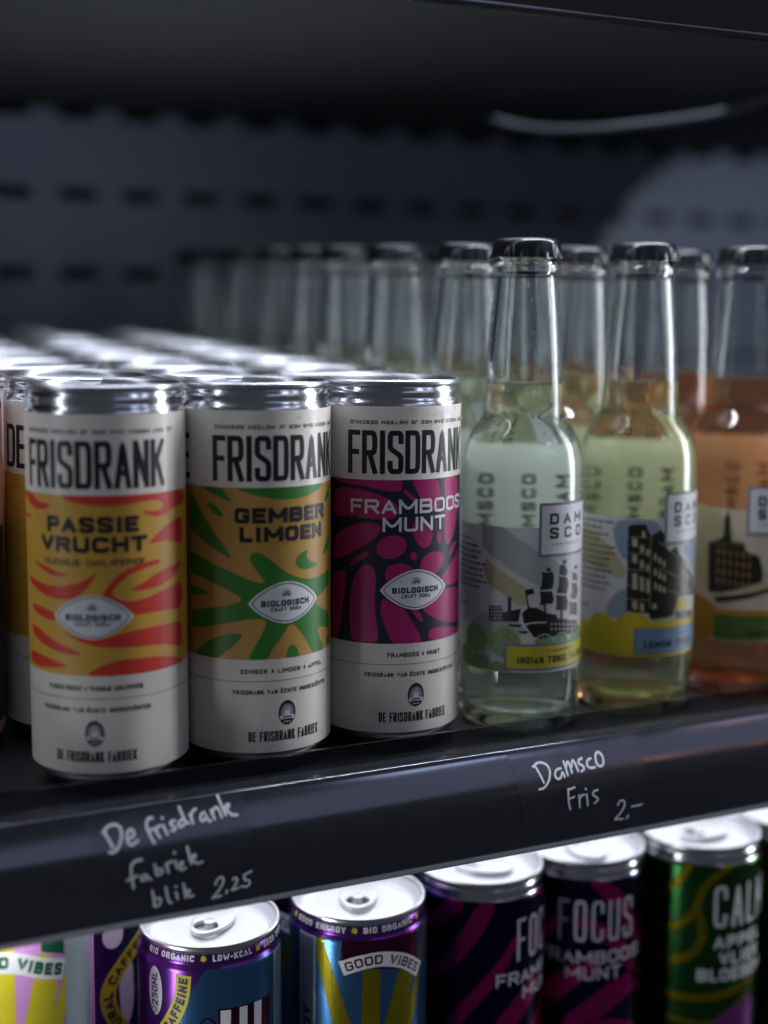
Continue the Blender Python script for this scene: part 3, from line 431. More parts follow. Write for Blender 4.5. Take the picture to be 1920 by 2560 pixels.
sb = MB(); sb.box(-420, 1010, 418.2, 419.6, -155.3, -148.4)
build(sb, 'front_stop', M['stop'], main_shelf, smooth=False)
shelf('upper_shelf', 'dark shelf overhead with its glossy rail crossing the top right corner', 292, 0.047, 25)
lb = MB(); lb.box(-420, 1010, 400, 928, -359, -350.5); struct(build(lb, 'lower_shelf_floor', M['board'], smooth=False))
cb = MB(); cb.tube(smooth_open([(394, 730, 122), (392, 690, 108), (394, 645, 98), (402, 606, 94.5), (416, 592, 96), (443, 590, 100), (477, 588, 107), (503, 586, 117), (520, 584, 128)], 3), 2.1)
tag(build(cb, 'power_cable', M['cable']), 'pale blurred cable drooping under the upper shelf', 'cable')

# ------------------------------------------------------------------ can meshes
R = 26.2
NECK = [(26.2, 0), (26.2, 122.8), (26.1, 123.6), (25.75, 124.6), (25.25, 125.4), (25.2, 126.2), (25.3, 127.2), (25.15, 128.2), (24.75, 129.1), (24.55, 129.7)]
def neck_r(z):
    for (a, b), (c_, d) in zip(NECK, NECK[1:]):
        if b <= z <= d: return a+(c_-a)*(z-b)/(d-b) if d > b else a
    return NECK[-1][0]
def on_can(u, z, h): a = u/R; q = neck_r(z)+h; return (q*math.sin(a), -q*math.cos(a), z)
bm_ = MB(); bm_.lathe([(0, 7), (9, 6.2), (15, 4), (18.2, 1.2), (19.4, 0), (20.6, 0.2), (22.2, 1.7), (24.2, 3.6), (25.6, 5.2), (26.05, 6.6), (26.1, 8), (26.1, 60)]+[(r-0.06, z) for r, z in NECK[1:]]+[(24.5, 130.0)], 96)
BODY = bm_.mesh('body', M['alu'])
lm = MB(); lm.lathe([(24.0, 129.5), (23.5, 126.9), (23.0, 126.2), (22.3, 126.3), (21.6, 127.4), (20.8, 127.7), (10, 127.75), (0, 127.8)], 96)
LID = lm.mesh('lid', M['lid'])
rm_ = MB(); rm_.lathe([(24.45, 129.6), (25.2, 129.75), (25.5, 130.2), (25.62, 130.9), (25.5, 131.6), (25.1, 132), (24.6, 131.95), (24.25, 131.4), (24.0, 129.5)], 96)
RIM = rm_.mesh('rim', M['rim'])
def tab_mesh():
    mb = MB(); n = 28; out = []; inn = []
    for i in range(n):
        t = 2*math.pi*i/n; x = 7.2*math.cos(t); y = 11.5*math.sin(t)
        out.append((x*(1-0.12*math.sin(t)), y-2)); inn.append((4.6*math.cos(t), 4.2*math.sin(t)+3.2))
    vs = [(x, y, 128.2) for x, y in out]+[(x, y, 129.7) for x, y in out]+[(x*0.88, (y+2)*0.9-2, 130.1) for x, y in out]+[(x, y, 129.9) for x, y in inn]+[(x, y, 128.6) for x, y in inn]
    fs = []
    for k in range(4):
        for i in range(n): j = (i+1) % n; fs.append((k*n+i, k*n+j, (k+1)*n+j, (k+1)*n+i))
    mb.add(vs, fs); mb.lathe([(2.2, 127.7), (2.2, 130.2), (1.6, 130.6), (0, 130.6)], 16)
    return mb.mesh('pull_tab', M['lid'], angle=50)
TAB = tab_mesh()
def shell(z0, z1, h, m, name, n=96):
    mb = MB(); zs = [z0]+[z for _, z in NECK if z0 < z < z1]+[z1]
    mb.lathe([(neck_r(z)+h, z) for z in zs], n); return mb.mesh(name, m)
WHITE = shell(6.9, 123, 0, M['can_white'], 'label')
def blank_can(label, loc, c, label_me, tab_rot=0.4, group=None, tilt=0.0):
    t = thing('soda_can', label, 'can', loc, (tilt, 0, c/R), group)
    link('body', BODY, t); link('rim', RIM, t); l = link('lid', LID, t); tb = link('pull_tab', TAB, l); tb.rotation_euler.z = tab_rot
    lab = link('label', label_me, t)
    return t, lab
BAND = {k: shell(39.2, 97.4, 0.04, M[k], 'colour_band') for k in ('yellow_orange', 'ginger_yellow', 'navy', 'bright_yellow')}
def lens(sc_=1.0, n=26):
    top = []
    for i in range(n+1):
        t = -1+2*i/n; top.append((13.2*t*sc_, 6.65*sc_*(1-abs(t)**1.75)**0.92+(0.55*sc_*(1-abs(t)**8))))
    return [(x, 58.4+z) for x, z in top]+[(x, 58.4-z) for x, z in reversed(top[1:-1])]
def frisdrank_art(lab, flav, small, sub, pattern, pat_m, txt_m, side=False):
    pt = Ink(on_can)
    for p in pattern:
        for off in ((0,) if side else (0, 82.3)):
            q = smooth_closed([(x+off, z) for x, z in p], 2); pt.poly(q, 0.08, (39.2, 97.4))
    pt.build('pattern', M[pat_m], lab)
    bd = Ink(on_can); bd.poly(lens(), 0.12); bd.build('badge', M['pure_white'], lab)
    k = Ink(on_can)
    k.text('LEZEN? MOOI!! DAN HEB JE METEEN GESCHUD', -24.6, 29.5, 116.9, 118.2, 0.28, 0.06, 0.3, flip=True, path=lambda a, b: (a, 116.9+b))
    k.build('small_print', M['ink'], lab); k = Ink(on_can)
    k.text('FRISDRANK', -25.4, 25.6, 99.5, 114.7, 1.8, 0.06, 0.11)
    k.text('DE', -49.6, -36.7, 99.5, 114.7, 1.8, 0.06, 0.11)
    k.build('brand_lettering', M['ink'], lab); k = Ink(on_can)
    k.stroke(lens(0.9), 0.3, 0.16, True)
    k.text('BIOLOGISCH', -8.9, 8.9, 57.2, 59.3, 0.55, 0.16, 0.2); k.text('CRAFT SODA', -5.6, 5.6, 55.5, 56.8, 0.28, 0.16, 0.3)
    for i in range(11):
        a = math.pi*(0.06+0.88*i/10); r1 = 2.9 if i % 2 else 2.3
        k.stroke([(0.6*math.cos(a), 60.4+0.5*math.sin(a)), (r1*math.cos(a)*0.8, 60.4+r1*math.sin(a))], 0.16, 0.16)
    k.build('badge_lettering', M['ink'], lab); k = Ink(on_can)
    w_ = 10.4 if len(small) < 18 else 16
    k.text(small, -w_, w_, 34.3, 35.9, 0.34, 0.06, 0.3); k.stroke([(-41+i*2.0, 31.7) for i in range(83)], 0.18, 0.05)
    k.text('FRISDRANK VAN ÉCHTE INGREDIËNTEN', -18.6, 18.6, 27.2, 28.7, 0.34, 0.06, 0.28)
    k.poly(ell(0.1, 20.3, 3.15, 4.3, 36), 0.06)
    k.build('small_print', M['ink'], lab); k = Ink(on_can)
    k.text('DE FRISDRANK FABRIEK', -13.4, 13.6, 10.8, 14.3, 0.52, 0.06, 0.24)
    f = k
    fl = Ink(on_can)
    if sub: fl.text(sub, -17, 17, 75.0, 76.9, 0.36, 0.16, 0.3)
    for (tx, z0, z1, hw) in flav: fl.text(tx, -hw, hw, z0, z1, 1.42 if txt_m == 'ink' else 1.0, 0.16, 0.16)
    fl.build('flavour_lettering', M[txt_m], lab)
    k.build('maker_mark', M['ink'], lab)
    e = Ink(on_can)
    for i in range(13):
        a = math.pi*(0.02+0.96*i/12); e.stroke([(0.1+0.7*math.cos(a), 19.9+0.6*math.sin(a)), (0.1+2.55*math.cos(a), 19.9+3.5*math.sin(a))], 0.2, 0.12)
    e.poly(ell(0.1, 19.9, 0.9, 0.8, 14), 0.12)
    e.poly([(-2.6, 19.3), (0.1, 19.9), (2.8, 19.3), (2.5, 18.0), (0.1, 18.3), (-2.3, 18.0)], 0.12)
    for x in (-0.8, 0.1, 1.0): e.disc(x, 17.2, 0.28, 0.12, 8)
    e.build('emblem_rays', M['pure_white'], lab)
    k2 = Ink(on_can); k2.stroke([(-1.6, 18.7), (0.1, 19.0), (1.8, 18.7)], 0.5, 0.2); k2.build('emblem_factory', M['ink'], lab)
    if side:
        s1 = Ink(on_can); pth = lambda a, b: (-46.6+b, 96.5-a)
        s1.text('DE FRISDRANK FABRIEK', 0, 56, 0, 6.2, 1.1, 0.08, 0.5, path=pth); s1.build('side_lettering', M['amber'], lab)
        s2 = Ink(on_can); s2.text('DE FRISDRANK FABRIEK', 0.16, 56.16, 0.16, 6.04, 0.78, 0.11, 0.5, path=lambda a, b: (-46.44+b, 96.5-a)); s2.build('side_lettering_fill', M['yellow_orange'], lab)

can1, lab1 = blank_can('cream can with orange flame print reading PASSIE VRUCHT at the front', (107.2, 448, FLOOR), -11.5, WHITE)
link('colour_band', BAND['yellow_orange'], lab1)
frisdrank_art(lab1, [('PASSIE', 85.5, 90.7, 15.4), ('VRUCHT', 79.2, 84.3, 18.2)], 'PASSIEVRUCHT * VLEUGJE CHILIPEPER', 'VLEUGJE CHILIPEPER', FLAME, 'flame_red', 'ink', side=True)
can2, lab2 = blank_can('cream can with green and yellow print reading GEMBER LIMOEN', (159.6, 447.6, FLOOR), 1.5, WHITE, 1.2)
link('colour_band', BAND['ginger_yellow'], lab2)
frisdrank_art(lab2, [('GEMBER', 85.5, 90.7, 17.6), ('LIMOEN', 79.2, 84.3, 15.9)], 'GEMBER * LIMOEN * APPEL', None, GINGER, 'leaf_green', 'ink')
can3, lab3 = blank_can('cream can with magenta cell print reading FRAMBOOS MUNT beside the bottles', (211.8, 449.2, FLOOR), -1.2, WHITE, 2.2)
link('colour_band', BAND['navy'], lab3)
frisdrank_art(lab3, [('FRAMBOOS', 85.5, 90.6, 24.2), ('MUNT', 79.2, 84.3, 12.4)], 'FRAMBOOS * MUNT', None, BERRY, 'raspberry', 'pure_white')
de = copy_tree(can1); de.location = Vector((107.2, 500.6, floor_z(500)))*S; de.rotation_euler = (TILT, 0, 12.5/R)
de['label'] = 'yellow panelled can showing the letters DE just behind the orange flame can'
ORD = ['', 'second', 'third', 'fourth', 'fifth', 'sixth', 'seventh', 'eighth', 'ninth']
proto = {}
for nm, x, bnd, lo in (('orange flame', 107.2, 'yellow_orange', 2), ('green and yellow', 159.6, 'ginger_yellow', 1), ('magenta', 212.0, 'navy', 1)):
    for k in range(lo, 9):
        y = 448+52.6*k; g = 'can tops in rows behind the front cans'
        lbl = 'bright can top, %s from the front in the row behind the %s can' % (ORD[k], nm)
        loc = (x+random.uniform(-.4, .4), y, floor_z(y))
        if nm not in proto:
            t, l = blank_can(lbl, loc, random.uniform(-40, 40), WHITE, random.uniform(0, 6), g, TILT)
            link('colour_band', BAND[bnd], l); proto[nm] = t
        else:
            t = copy_tree(proto[nm]); t.location = Vector(loc)*S; t.rotation_euler = (TILT, 0, random.uniform(-1.5, 1.5)); t['label'] = lbl
# dark can at the left edge
DK = shell(8.6, 123, 0, M['dark_can'], 'label')
dk, dkl = blank_can('dark can with pale pink bands cut off by the left picture edge', (54.0, 500, floor_z(500)), 8, DK, 0.3, None, TILT)
a_ = MB(); a_.lathe([(26.26, 80), (26.26, 121)], 96); link('colour_band', a_.mesh('colour_band', M['rose']), dkl)
b_ = MB(); b_.lathe([(25.7, 5.0), (26.15, 6.2), (26.26, 9.6)], 96); link('bottom_band', b_.mesh('bottom_band', M['rose']), dkl)
for k in (2, 3, 4):
    y = 448+52.6*k; t = copy_tree(dk); t.location = Vector((54.0, y, floor_z(y)))*S
    t['label'] = 'can %s from the front in the leftmost dark row' % ORD[k]; t['group'] = 'dark cans in the leftmost row'

# ------------------------------------------------------------------ bottles
RB = 23.0
OUT = [(0, 4.0), (10, 3.2), (15.5, 1.2), (18.2, 0.1), (19.6, 0), (21.2, 0.7), (22.4, 2.6), (22.95, 5.5), (RB, 9), (RB, 60), (RB, 90), (22.9, 96), (22.5, 101), (21.6, 106), (20.1, 110), (18.2, 113), (16.4, 115.4), (15.4, 117.6), (15.0, 120), (14.6, 130), (14.0, 142), (13.3, 152), (12.5, 162), (11.9, 168.0), (11.75, 169.2), (12.3, 169.8), (12.75, 170.6), (12.75, 172.8), (12.3, 173.6), (11.8, 174.0), (11.9, 177), (11.8, 180), (11.2, 181.2), (10.2, 181.4)]
INN = [(9.4, 181), (9.2, 178), (9.3, 168), (10.0, 160), (11.2, 148), (12.1, 136), (12.6, 124), (13.0, 118.5), (14.2, 115.6), (16.4, 112.2), (18.4, 108.8), (19.8, 104.5), (20.5, 99), (20.7, 92), (20.8, 60), (20.8, 10), (20.2, 7.5), (18, 6.2), (14, 6.4), (9, 7.8), (0, 8.6)]
gm = MB(); gm.lathe(OUT+INN, 64); GLASS = gm.mesh('glass', M['glass'], angle=60)
LEVEL = 129.3
def inner_r(z):
    q = INN[::-1]
    for (a, b), (c_, d) in zip(q[3:], q[4:]):
        if b <= z <= d: return a+(c_-a)*(z-b)/(d-b)
    return 12
def liquid(m):
    mb = MB(); q = [(r+0.08 if r > 0 else 0, z-0.08) for r, z in INN[::-1] if z < LEVEL-1]
    rl = inner_r(LEVEL); q += [(inner_r(LEVEL-1)+0.08, LEVEL-0.6), (rl+0.08, LEVEL), (rl-0.8, LEVEL-0.35), (rl-2.2, LEVEL-0.55), (0, LEVEL-0.6)]
    mb.lathe(q, 64); return mb.mesh('liquid', m, angle=60)
LIQ = {k: liquid(M[k]) for k in ('tonic', 'lemon', 'orange')}
def cap_mesh():
    def rad(r, z, a):
        k = max(0.0, min(1.0, (179.5-z)/4.5)); return r*(1+0.035*k*math.cos(21*a)) if r > 12 else r
    mb = MB(); mb.lathe([(11.95, 176.0), (13.35, 175.6), (13.3, 176.4), (12.95, 178.2), (12.7, 180), (12.3, 181.6), (11.5, 182.5), (10.4, 182.85), (6, 183.0), (0, 183.05)], 126, rad=rad)
    return mb.mesh('crown_cap', M['cap'], angle=60)
CAPM = cap_mesh()
def on_bottle(u, z, h): a = u/RB; q = RB+0.06+h; return (q*math.sin(a), -q*math.cos(a), z)
def patch(u0, u1, z0, z1, h, m, name, n=48):
    mb = MB(); mb.lathe([(RB+0.06+h, z0), (RB+0.06+h, z1)], n, u0/RB, u1/RB); return mb.mesh(name, m)
FRONT = {k: patch(-46, 48, 23.2, 77.5, 0, M[m], 'front_label') for k, m in (('tonic', 'label_pale'), ('lemon', 'label_pale'), ('orange', 'orange_pale'))}
def out_r(z):
    for (a, b), (c_, d) in zip(OUT[3:], OUT[4:]):
        if b <= z <= d and d > b: return a+(c_-a)*(z-b)/(d-b)
    return RB
bb = MB(); bb.lathe([(out_r(z)+0.08, z) for z in (25, 60, 90, 93, 96, 98.5, 101)], 48, 47/RB, 98/RB); BACK = bb.mesh('back_label', M['back_white'])
bk = Ink(on_bottle)
for i_, (tx, u_) in enumerate((('AMSTERDAM', 50), ('DAMSCO', 57), ('DAMSCO', 66))): bk.text(tx, 92.5-5.0*len(tx), 92.5, 0, 3.0, 0.8, -0.05, 0.4, path=lambda a, b, u_=u_: (u_+b, a))
BACKTXT = bk.mb.mesh('back_lettering', M['label_ink'], False)
def bottle(kind, label, loc, rz=0.0, group=None, tilt=0.0):
    t = thing('glass_bottle', label, 'bottle', loc, (tilt, 0, rz), group)
    link('glass', GLASS, t); link('liquid', LIQ[kind], t); link('crown_cap', CAPM, t)
    f = link('front_label', FRONT[kind], t); bl_ = link('back_label', BACK, t); link('back_lettering', BACKTXT, bl_)
    return t, f
def squiggle(k, u0, u1, z, t=0.3, n=7, a=0.5):
    k.stroke(smooth_open([(u0+(u1-u0)*i/n, z+(a if i % 2 else -a)) for i in range(n+1)], 2), t, 0.2)
def words_lines(k, rows, u0):
    for z, u1 in rows:
        x = u0
        while x < u1-1:
            w = random.uniform(1.4, 4.4); w = min(w, u1-x); k.stroke([(x, z), (x+w, z)], 0.62, 0.12); x += w+0.55
def logo_box(f, off, u0, u1, z0, z1, dz=0.0):
    g = Ink(on_bottle); g.poly(rect(u0, z0, u1, z1), 0.14); g.build('logo_frame', M['banner_grey'], f)
    w = Ink(on_bottle); w.poly(rect(u0+1.0, z0+1.0, u1-1.0, z1-1.0), 0.18); w.build('logo_panel', M['label_white'], f)
    k = Ink(on_bottle); s0 = u0+4.2; s1 = u1-4.4
    k.text('DAM', s0, s1, z1-8.0, z1-3.9, 0.95, 0.22, 0.6); k.text('SCO', s0, s1, z1-13.3, z1-9.1, 0.95, 0.22, 0.75)
    k.text('AMSTERDAM', s0+1, s1-1.2, z1-15.8, z1-15.0, 0.16, 0.22, 0.8)
    k.build('logo_lettering', M['label_ink'], f)
    return Ink(on_bottle)
def citrus(f, spots, flesh, rind, clip, seg=True):
    a = Ink(on_bottle); b = Ink(on_bottle)
    for (u, z, r) in spots:
        a.poly(ell(u, z, r, r, 30), 0.07, clip)
        if seg:
            c_ = [(x, min(max(y, clip[0]), clip[1])) for x, y in ell(u, z, r*0.93, r*0.93, 30)]
            b.stroke(c_, 0.42, 0.11, True)
            for i in range(9):
                t = 2*math.pi*i/9+u; p = (u+r*.86*math.cos(t), z+r*.86*math.sin(t))
                if clip[0] < p[1] < clip[1]: b.stroke([(u+.4*math.cos(t), z+.4*math.sin(t)), p], 0.2, 0.11)
    a.build('citrus_print', M[flesh], f)
    if seg: b.build('citrus_rind', M[rind], f)
# clear tonic
bt, f1 = bottle('tonic', 'clear tonic bottle with a black ship print beside the magenta can', (265.6, 444, FLOOR))
i1 = Ink(on_bottle); i1.poly(T_BAND, 0.05); i1.poly(smooth_closed(T_ARC), 0.052); i1.build('label_band', M['label_sage'], f1)
i2 = Ink(on_bottle); i2.poly(T_YEL, 0.056); i2.build('label_stripe', M['label_straw'], f1)
citrus(f1, [(-30.5, 34.2, 6.2), (-18.0, 34.4, 6.3), (-28.5, 24.6, 5.6), (-20.2, 23.5, 4.2), (-36, 27, 4.5), (-3.2, 34.0, 4.0), (4.6, 34.4, 3.4), (14.5, 35, 4.6)], 'lime_green', 'lime_rind', (23.3, 76))
i3 = Ink(on_bottle)
for p in SHIP: i3.poly(p, 0.1)
for p in ([(1.0, 62), (6.6, 64)], [(4.5, 57), (6.4, 63)], [(9, 60), (14, 56)]): i3.stroke(p, 0.14, 0.1)
i3.build('ship_print', M['label_ink'], f1)
i4 = Ink(on_bottle)
for p in SHIPW: i4.poly(p, 0.15)
i4.build('ship_windows', M['label_pale'], f1)
i5 = Ink(on_bottle); i5.poly(rect(-18, 24.0, 24, 34.2), 0.18); i5.build('banner_frame', M['banner_grey'], f1)
i6 = Ink(on_bottle); i6.poly(rect(-17, 25.0, 23, 33.2), 0.21); i6.build('banner', M['banner_yellow'], f1)
k = logo_box(f1, 0, -6.0, 19.6, 66.6, 86.6)
k.text('INDIAN TONIC WATER', -13.1, 19.0, 26.8, 29.4, 0.55, 0.26, 0.3)
squiggle(k, 0.6, 8.6, 31.3, 0.34, 13, 0.65); k.stroke([(-1.6, 31.2), (-0.8, 31.2)], 0.3, 0.26); k.stroke([(9.6, 31.4), (10.4, 31.4)], 0.3, 0.26)
k.build('banner_lettering', M['label_ink'], f1); k = Ink(on_bottle)
words_lines(k, [(73.8, -42), (71.6, -34), (69.4, -28.8), (67.2, -28.4), (65, -28.6), (62.8, -26.2), (60.6, -27.4), (58.4, -27.2), (56.2, -25.6), (54.0, -28.6), (49, -42), (46.6, -36), (44.6, -43)], -45.5)
k.build('small_print', M['label_ink'], f1)
# lemon
bl, f2 = bottle('lemon', 'pale yellow lemon bottle with canal house print and blue banner', (320, 446, FLOOR))
i1 = Ink(on_bottle); i1.poly(smooth_closed([(-24, 77), (-6, 77.4), (-3, 70), (-14, 66), (-18, 60), (-22, 66)]), 0.05); i1.poly(smooth_closed([(-26, 42), (-20, 50), (-14, 50), (-14, 38), (-24, 38)]), 0.052); i1.poly(smooth_closed([(5, 67), (22, 67), (20, 52), (10, 60)]), 0.05); i1.build('label_band', M['label_blue'], f2)
i2 = Ink(on_bottle); i2.poly(smooth_closed([(-44, 72), (-30, 71), (-20, 62), (-17, 54), (-24, 55), (-34, 58), (-44, 60)]), 0.056); i2.poly(L_SAND, 0.058); i2.build('label_stripe', M['label_straw'], f2)
citrus(f2, [(-27.0, 33, 6.6), (-14.6, 33.4, 7.6)], 'lemon_yellow', 'lime_rind', (23.3, 76), False)
iy = Ink(on_bottle); iy.poly([(-45, 34.5), (-33, 35), (-20, 36), (4, 37), (24, 36), (24, 23.3), (-45, 23.3)], 0.074); iy.poly(L_VAN, 0.14); iy.build('yellow_field', M['lemon_yellow'], f2)
i3 = Ink(on_bottle)
for p in HOUSES: i3.poly(p, 0.1)
i3.build('house_print', M['label_ink'], f2)
i4 = Ink(on_bottle)
for p in HWIN: i4.poly(p, 0.15)
for i_ in range(4):                                        # narrower houses down the canal
    for j_ in range(4 if i_ < 3 else 3):
        u_ = 6.2+i_*2.3; z_ = 61.5-j_*5.4-i_*1.5+(j_*i_)*0.35; i4.poly([(u_, z_), (u_+1.0-0.12*i_, z_-0.1), (u_+1.0-0.12*i_, z_-2.9+0.3*i_), (u_, z_-2.7+0.3*i_)], 0.15)
for z_ in (70.3, 63.9, 57.6, 51.3): i4.stroke([(-17.4, z_), (-9.8, z_-0.2)], 0.2, 0.15)
for a_, b_ in (((-5.4, 68.4), (3.4, 62.0)), ((-5.2, 58.2), (4.6, 53.8)), ((-5.0, 50.6), (5.0, 47.4)), ((-17.6, 46.2), (-9.0, 45.6)), ((-8.6, 76.4), (-8.4, 42.6))): i4.stroke([a_, b_], 0.22, 0.15)
for u_ in (-15.8, -13.0, -10.6): i4.stroke([(u_, 79.2), (u_+0.9, 79.2)], 0.35, 0.15)
i4.build('house_windows', M['label_straw'], f2)
i5 = Ink(on_bottle); i5.poly(rect(-14.2, 24.4, 24, 34.6), 0.18); i5.build('banner_frame', M['banner_grey'], f2)
i6 = Ink(on_bottle); i6.poly(rect(-13.4, 25.2, 23, 33.8), 0.21); i6.build('banner', M['banner_blue'], f2)
k = logo_box(f2, 0, -3.2, 21.5, 67.2, 87.4)
k.text('LEMON TONIC', -10.2, 14.0, 26.9, 29.6, 0.6, 0.26, 0.3); squiggle(k, 4, 10, 31.6, 0.34, 9, 0.6)
k.build('banner_lettering', M['label_ink'], f2); k = Ink(on_bottle)
words_lines(k, [(75.4, -23), (72.9, -27), (70.4, -25), (68, -29), (65.6, -22), (63.2, -22), (60.8, -23), (58.4, -23.5), (56, -23.5), (53.6, -26), (51.2, -24), (48.8, -26), (45, -38), (41.5, -34)], -45)
k.build('small_print', M['label_ink'], f2)
# orange
bo, f3 = bottle('orange', 'orange soda bottle with a church tower print at the right edge', (374, 448, FLOOR))
i2 = Ink(on_bottle); i2.poly(smooth_closed([(-40, 78), (-26, 78), (-20, 70), (-12, 60), (-6, 50), (8, 60), (8, 44), (-40, 44)]), 0.05); i2.build('label_band', M['label_straw'], f3)
ia = Ink(on_bottle); ia.poly(smooth_closed([(-45, 44), (-36, 42), (-24, 38), (-20, 30), (-24, 23.3), (-45, 23.3)]), 0.06); ia.poly(rect(-30, 34, 10, 36.5), 0.062); ia.build('citrus_print', M['amber_film'], f3)
i3 = Ink(on_bottle)
for p in TOWER: i3.poly(p, 0.1)
i3.poly([(-26, 41), (-10, 44), (2, 47), (2, 45.5), (-12, 41.5), (-24, 38.8)], 0.1); i3.build('tower_print', M['label_ink'], f3)
iw = Ink(on_bottle)
for i_ in range(6):
    for j_ in range(4):
        u_ = -24.6+i_*2.5; z_ = 61-j_*4.0-i_*0.2; iw.poly([(u_, z_), (u_+0.7, z_), (u_+0.7, z_-2.0), (u_, z_-2.0)], 0.14)
for z_ in (74, 71, 68.2): iw.stroke([(-20.4, z_), (-19.4, z_)], 0.35, 0.14)
iw.stroke([(-26, 63), (-12.5, 63.2)], 0.2, 0.14); iw.build('tower_windows', M['amber_film'], f3)
i6 = Ink(on_bottle); i6.poly(rect(-25, 24.2, 20, 34.2), 0.2); i6.build('banner', M['banner_green'], f3)
k = logo_box(f3, 0, -13.4, 11.0, 67.4, 87.0)
squiggle(k, -12, 6, 27, 0.8, 21, 0.5); squiggle(k, -4, 4, 31, 0.35, 9, 0.5); k.build('banner_lettering', M['label_ink'], f3)
for kind, nm, x in (('tonic', 'clear tonic', 265.6), ('lemon', 'lemon', 320.0), ('orange', 'orange', 374.0)):
    first = None
    for k_ in range(1, 9 if kind == 'tonic' else 8):
        y = 446+54*k_; loc = (x+random.uniform(-.6, .6), y, floor_z(y))
        lbl = 'capped bottle, %s from the front in the row behind the %s bottle' % (ORD[k_], nm)
        if first is None: first, _ = bottle(kind, lbl, loc, random.uniform(-.5, .5), 'bottles in rows behind the front bottles', TILT)
        else:
            t = copy_tree(first); t.location = Vector(loc)*S; t.rotation_euler = (TILT, 0, random.uniform(-1.2, 1.2)); t['label'] = lbl

def droplets(root, n, seed):
    rnd = random.Random(seed); mb = MB()
    for _ in range(n):
        z = rnd.choice((rnd.uniform(132, 166), rnd.uniform(134, 168), rnd.uniform(92, 118))); a = rnd.uniform(-1.9, 1.5); q = out_r(z); r = rnd.choice((0.25, 0.32, 0.4, 0.55))
        e1 = Vector((math.cos(a), math.sin(a), 0)); nn = Vector((math.sin(a), -math.cos(a), 0)); c0 = nn*(q-0.02)+Vector((0, 0, z)); vs = []; fs = []
        for k, (rr_, hh) in enumerate(((1, 0), (0.75, 0.42), (0.0, 0.62))):
            for i in range(8 if k < 2 else 1):
                t = 2*math.pi*i/8; vs.append(tuple(c0+e1*r*rr_*math.cos(t)+Vector((0, 0, 1))*r*1.25*rr_*math.sin(t)+nn*r*hh))
        for i in range(8): j = (i+1) % 8; fs += [(i, j, 8+j, 8+i), (8+i, 8+j, 16)]
        mb.add(vs, fs)
    o = build(mb, 'water_droplets', M['water'], root); o['kind'] = 'stuff'
def can_mist(root, n, seed):
    rnd = random.Random(seed); mb = MB()
    for _ in range(n):
        z = 123-abs(rnd.gauss(0, 9)); a = rnd.uniform(-1.2, 0.9); r = rnd.choice((0.1, 0.13, 0.18, 0.24)); q = 26.2
        e1 = Vector((math.cos(a), math.sin(a), 0)); nn = Vector((math.sin(a), -math.cos(a), 0)); c0 = nn*q+Vector((0, 0, z)); vs = []
        for k, (rr_, hh) in enumerate(((1, 0.05), (0.7, 0.45), (0.0, 0.6))):
            for i in range(6 if k < 2 else 1):
                t = 2*math.pi*i/6; vs.append(tuple(c0+e1*r*rr_*math.cos(t)+Vector((0, 0, 1))*r*rr_*math.sin(t)+nn*r*hh))
        fs = []
        for i in range(6): j = (i+1) % 6; fs += [(i, j, 6+j, 6+i), (6+i, 6+j, 12)]
        mb.add(vs, fs)
    o = build(mb, 'water_droplets', M['water'], root); o['kind'] = 'stuff'
can_mist(can3, 420, 11); can_mist(can2, 160, 12)
droplets(bt, 150, 3); droplets(bl, 110, 4); droplets(bo, 90, 5)

# ------------------------------------------------------------------ hand-written price labels on the rail
def on_rail(x, z, h):
    z = max(-190.3, min(-155.2, z)); return (x, rail_y(z)-0.08-h, z)
def price_label(label, corners, lines):
    ik = Ink(on_rail, step=None); (xl, zt), (xr, zt2), (xrb, zb), (xlb, zb2) = corners
    n, m = 26, 22; vs = []; fs = []
    for i in range(n+1):
        e = i/n; x0 = xl+(xr-xl)*e; z0 = zt+(zt2-zt)*e; x1 = xlb+(xrb-xlb)*e; z1 = zb2+(zb-zb2)*e
        for j in range(m+1):
            g = j/m; vs.append(on_rail(x0+(x1-x0)*g, z0+(z1-z0)*g, 0))
    for i in range(n):
        for j in range(m): q = i*(m+1)+j; fs.append((q, q+m+1, q+m+2, q+1))
    mb = MB(); mb.add(vs, fs)
    t = tag(build(mb, 'price_label', M['film']), label, 'price label')
    for ln in lines:
        ck = Ink(on_rail)
        for s in ln:
            w = 0.82
            ck.stroke(smooth_open(s, 2) if len(s) > 2 else s, w, 0.16)
            for p in (s[0], s[-1]): ck.disc(p[0], p[1], w/2, 0.15, 10)
        ck.build('handwriting', M['chalk'], t)
price_label('dark strip hand lettered De frisdrank fabriek blik 2,25', [(89.0, -157.2), (139.8, -155.6), (146.5, -189.5), (98.0, -190)], [HW1, HW2, HW3])
price_label('dark strip hand lettered Damsco fris 2,-', [(240.0, -155.4), (296, -155.4), (297, -189.8), (245.0, -189.8)], [HW4, HW5, HW6])

# ------------------------------------------------------------------ cans on the shelf below
LZ = -350.5
def lcan(name_m, top, label, loc, c, tab_rot, group=None):
    return blank_can(label, loc, c, LAB[(name_m, top)], tab_rot, group)
LAB = {(m, z): shell(6.9, z, 0, M[m], 'label') for m, z in (('purple', 129.3), ('sky_blue', 124.3), ('deep_navy', 124.9), ('can_green', 124.9), ('pink', 124.3))}
NECKP = shell(124.3, 129.4, 0.02, M['purple'], 'neck_band')
def along(path):
    seg = [math.hypot(b[0]-a[0], b[1]-a[1]) for a, b in zip(path, path[1:])]
    def fn(s, t):
        i = 0
        while i < len(seg)-1 and s > seg[i]: s -= seg[i]; i += 1
        a, b = path[i], path[i+1]; d = seg[i]; dx, dz = (b[0]-a[0])/d, (b[1]-a[1])/d
        return (a[0]+dx*s-dz*t, a[1]+dz*s+dx*t)
    return fn, sum(seg)
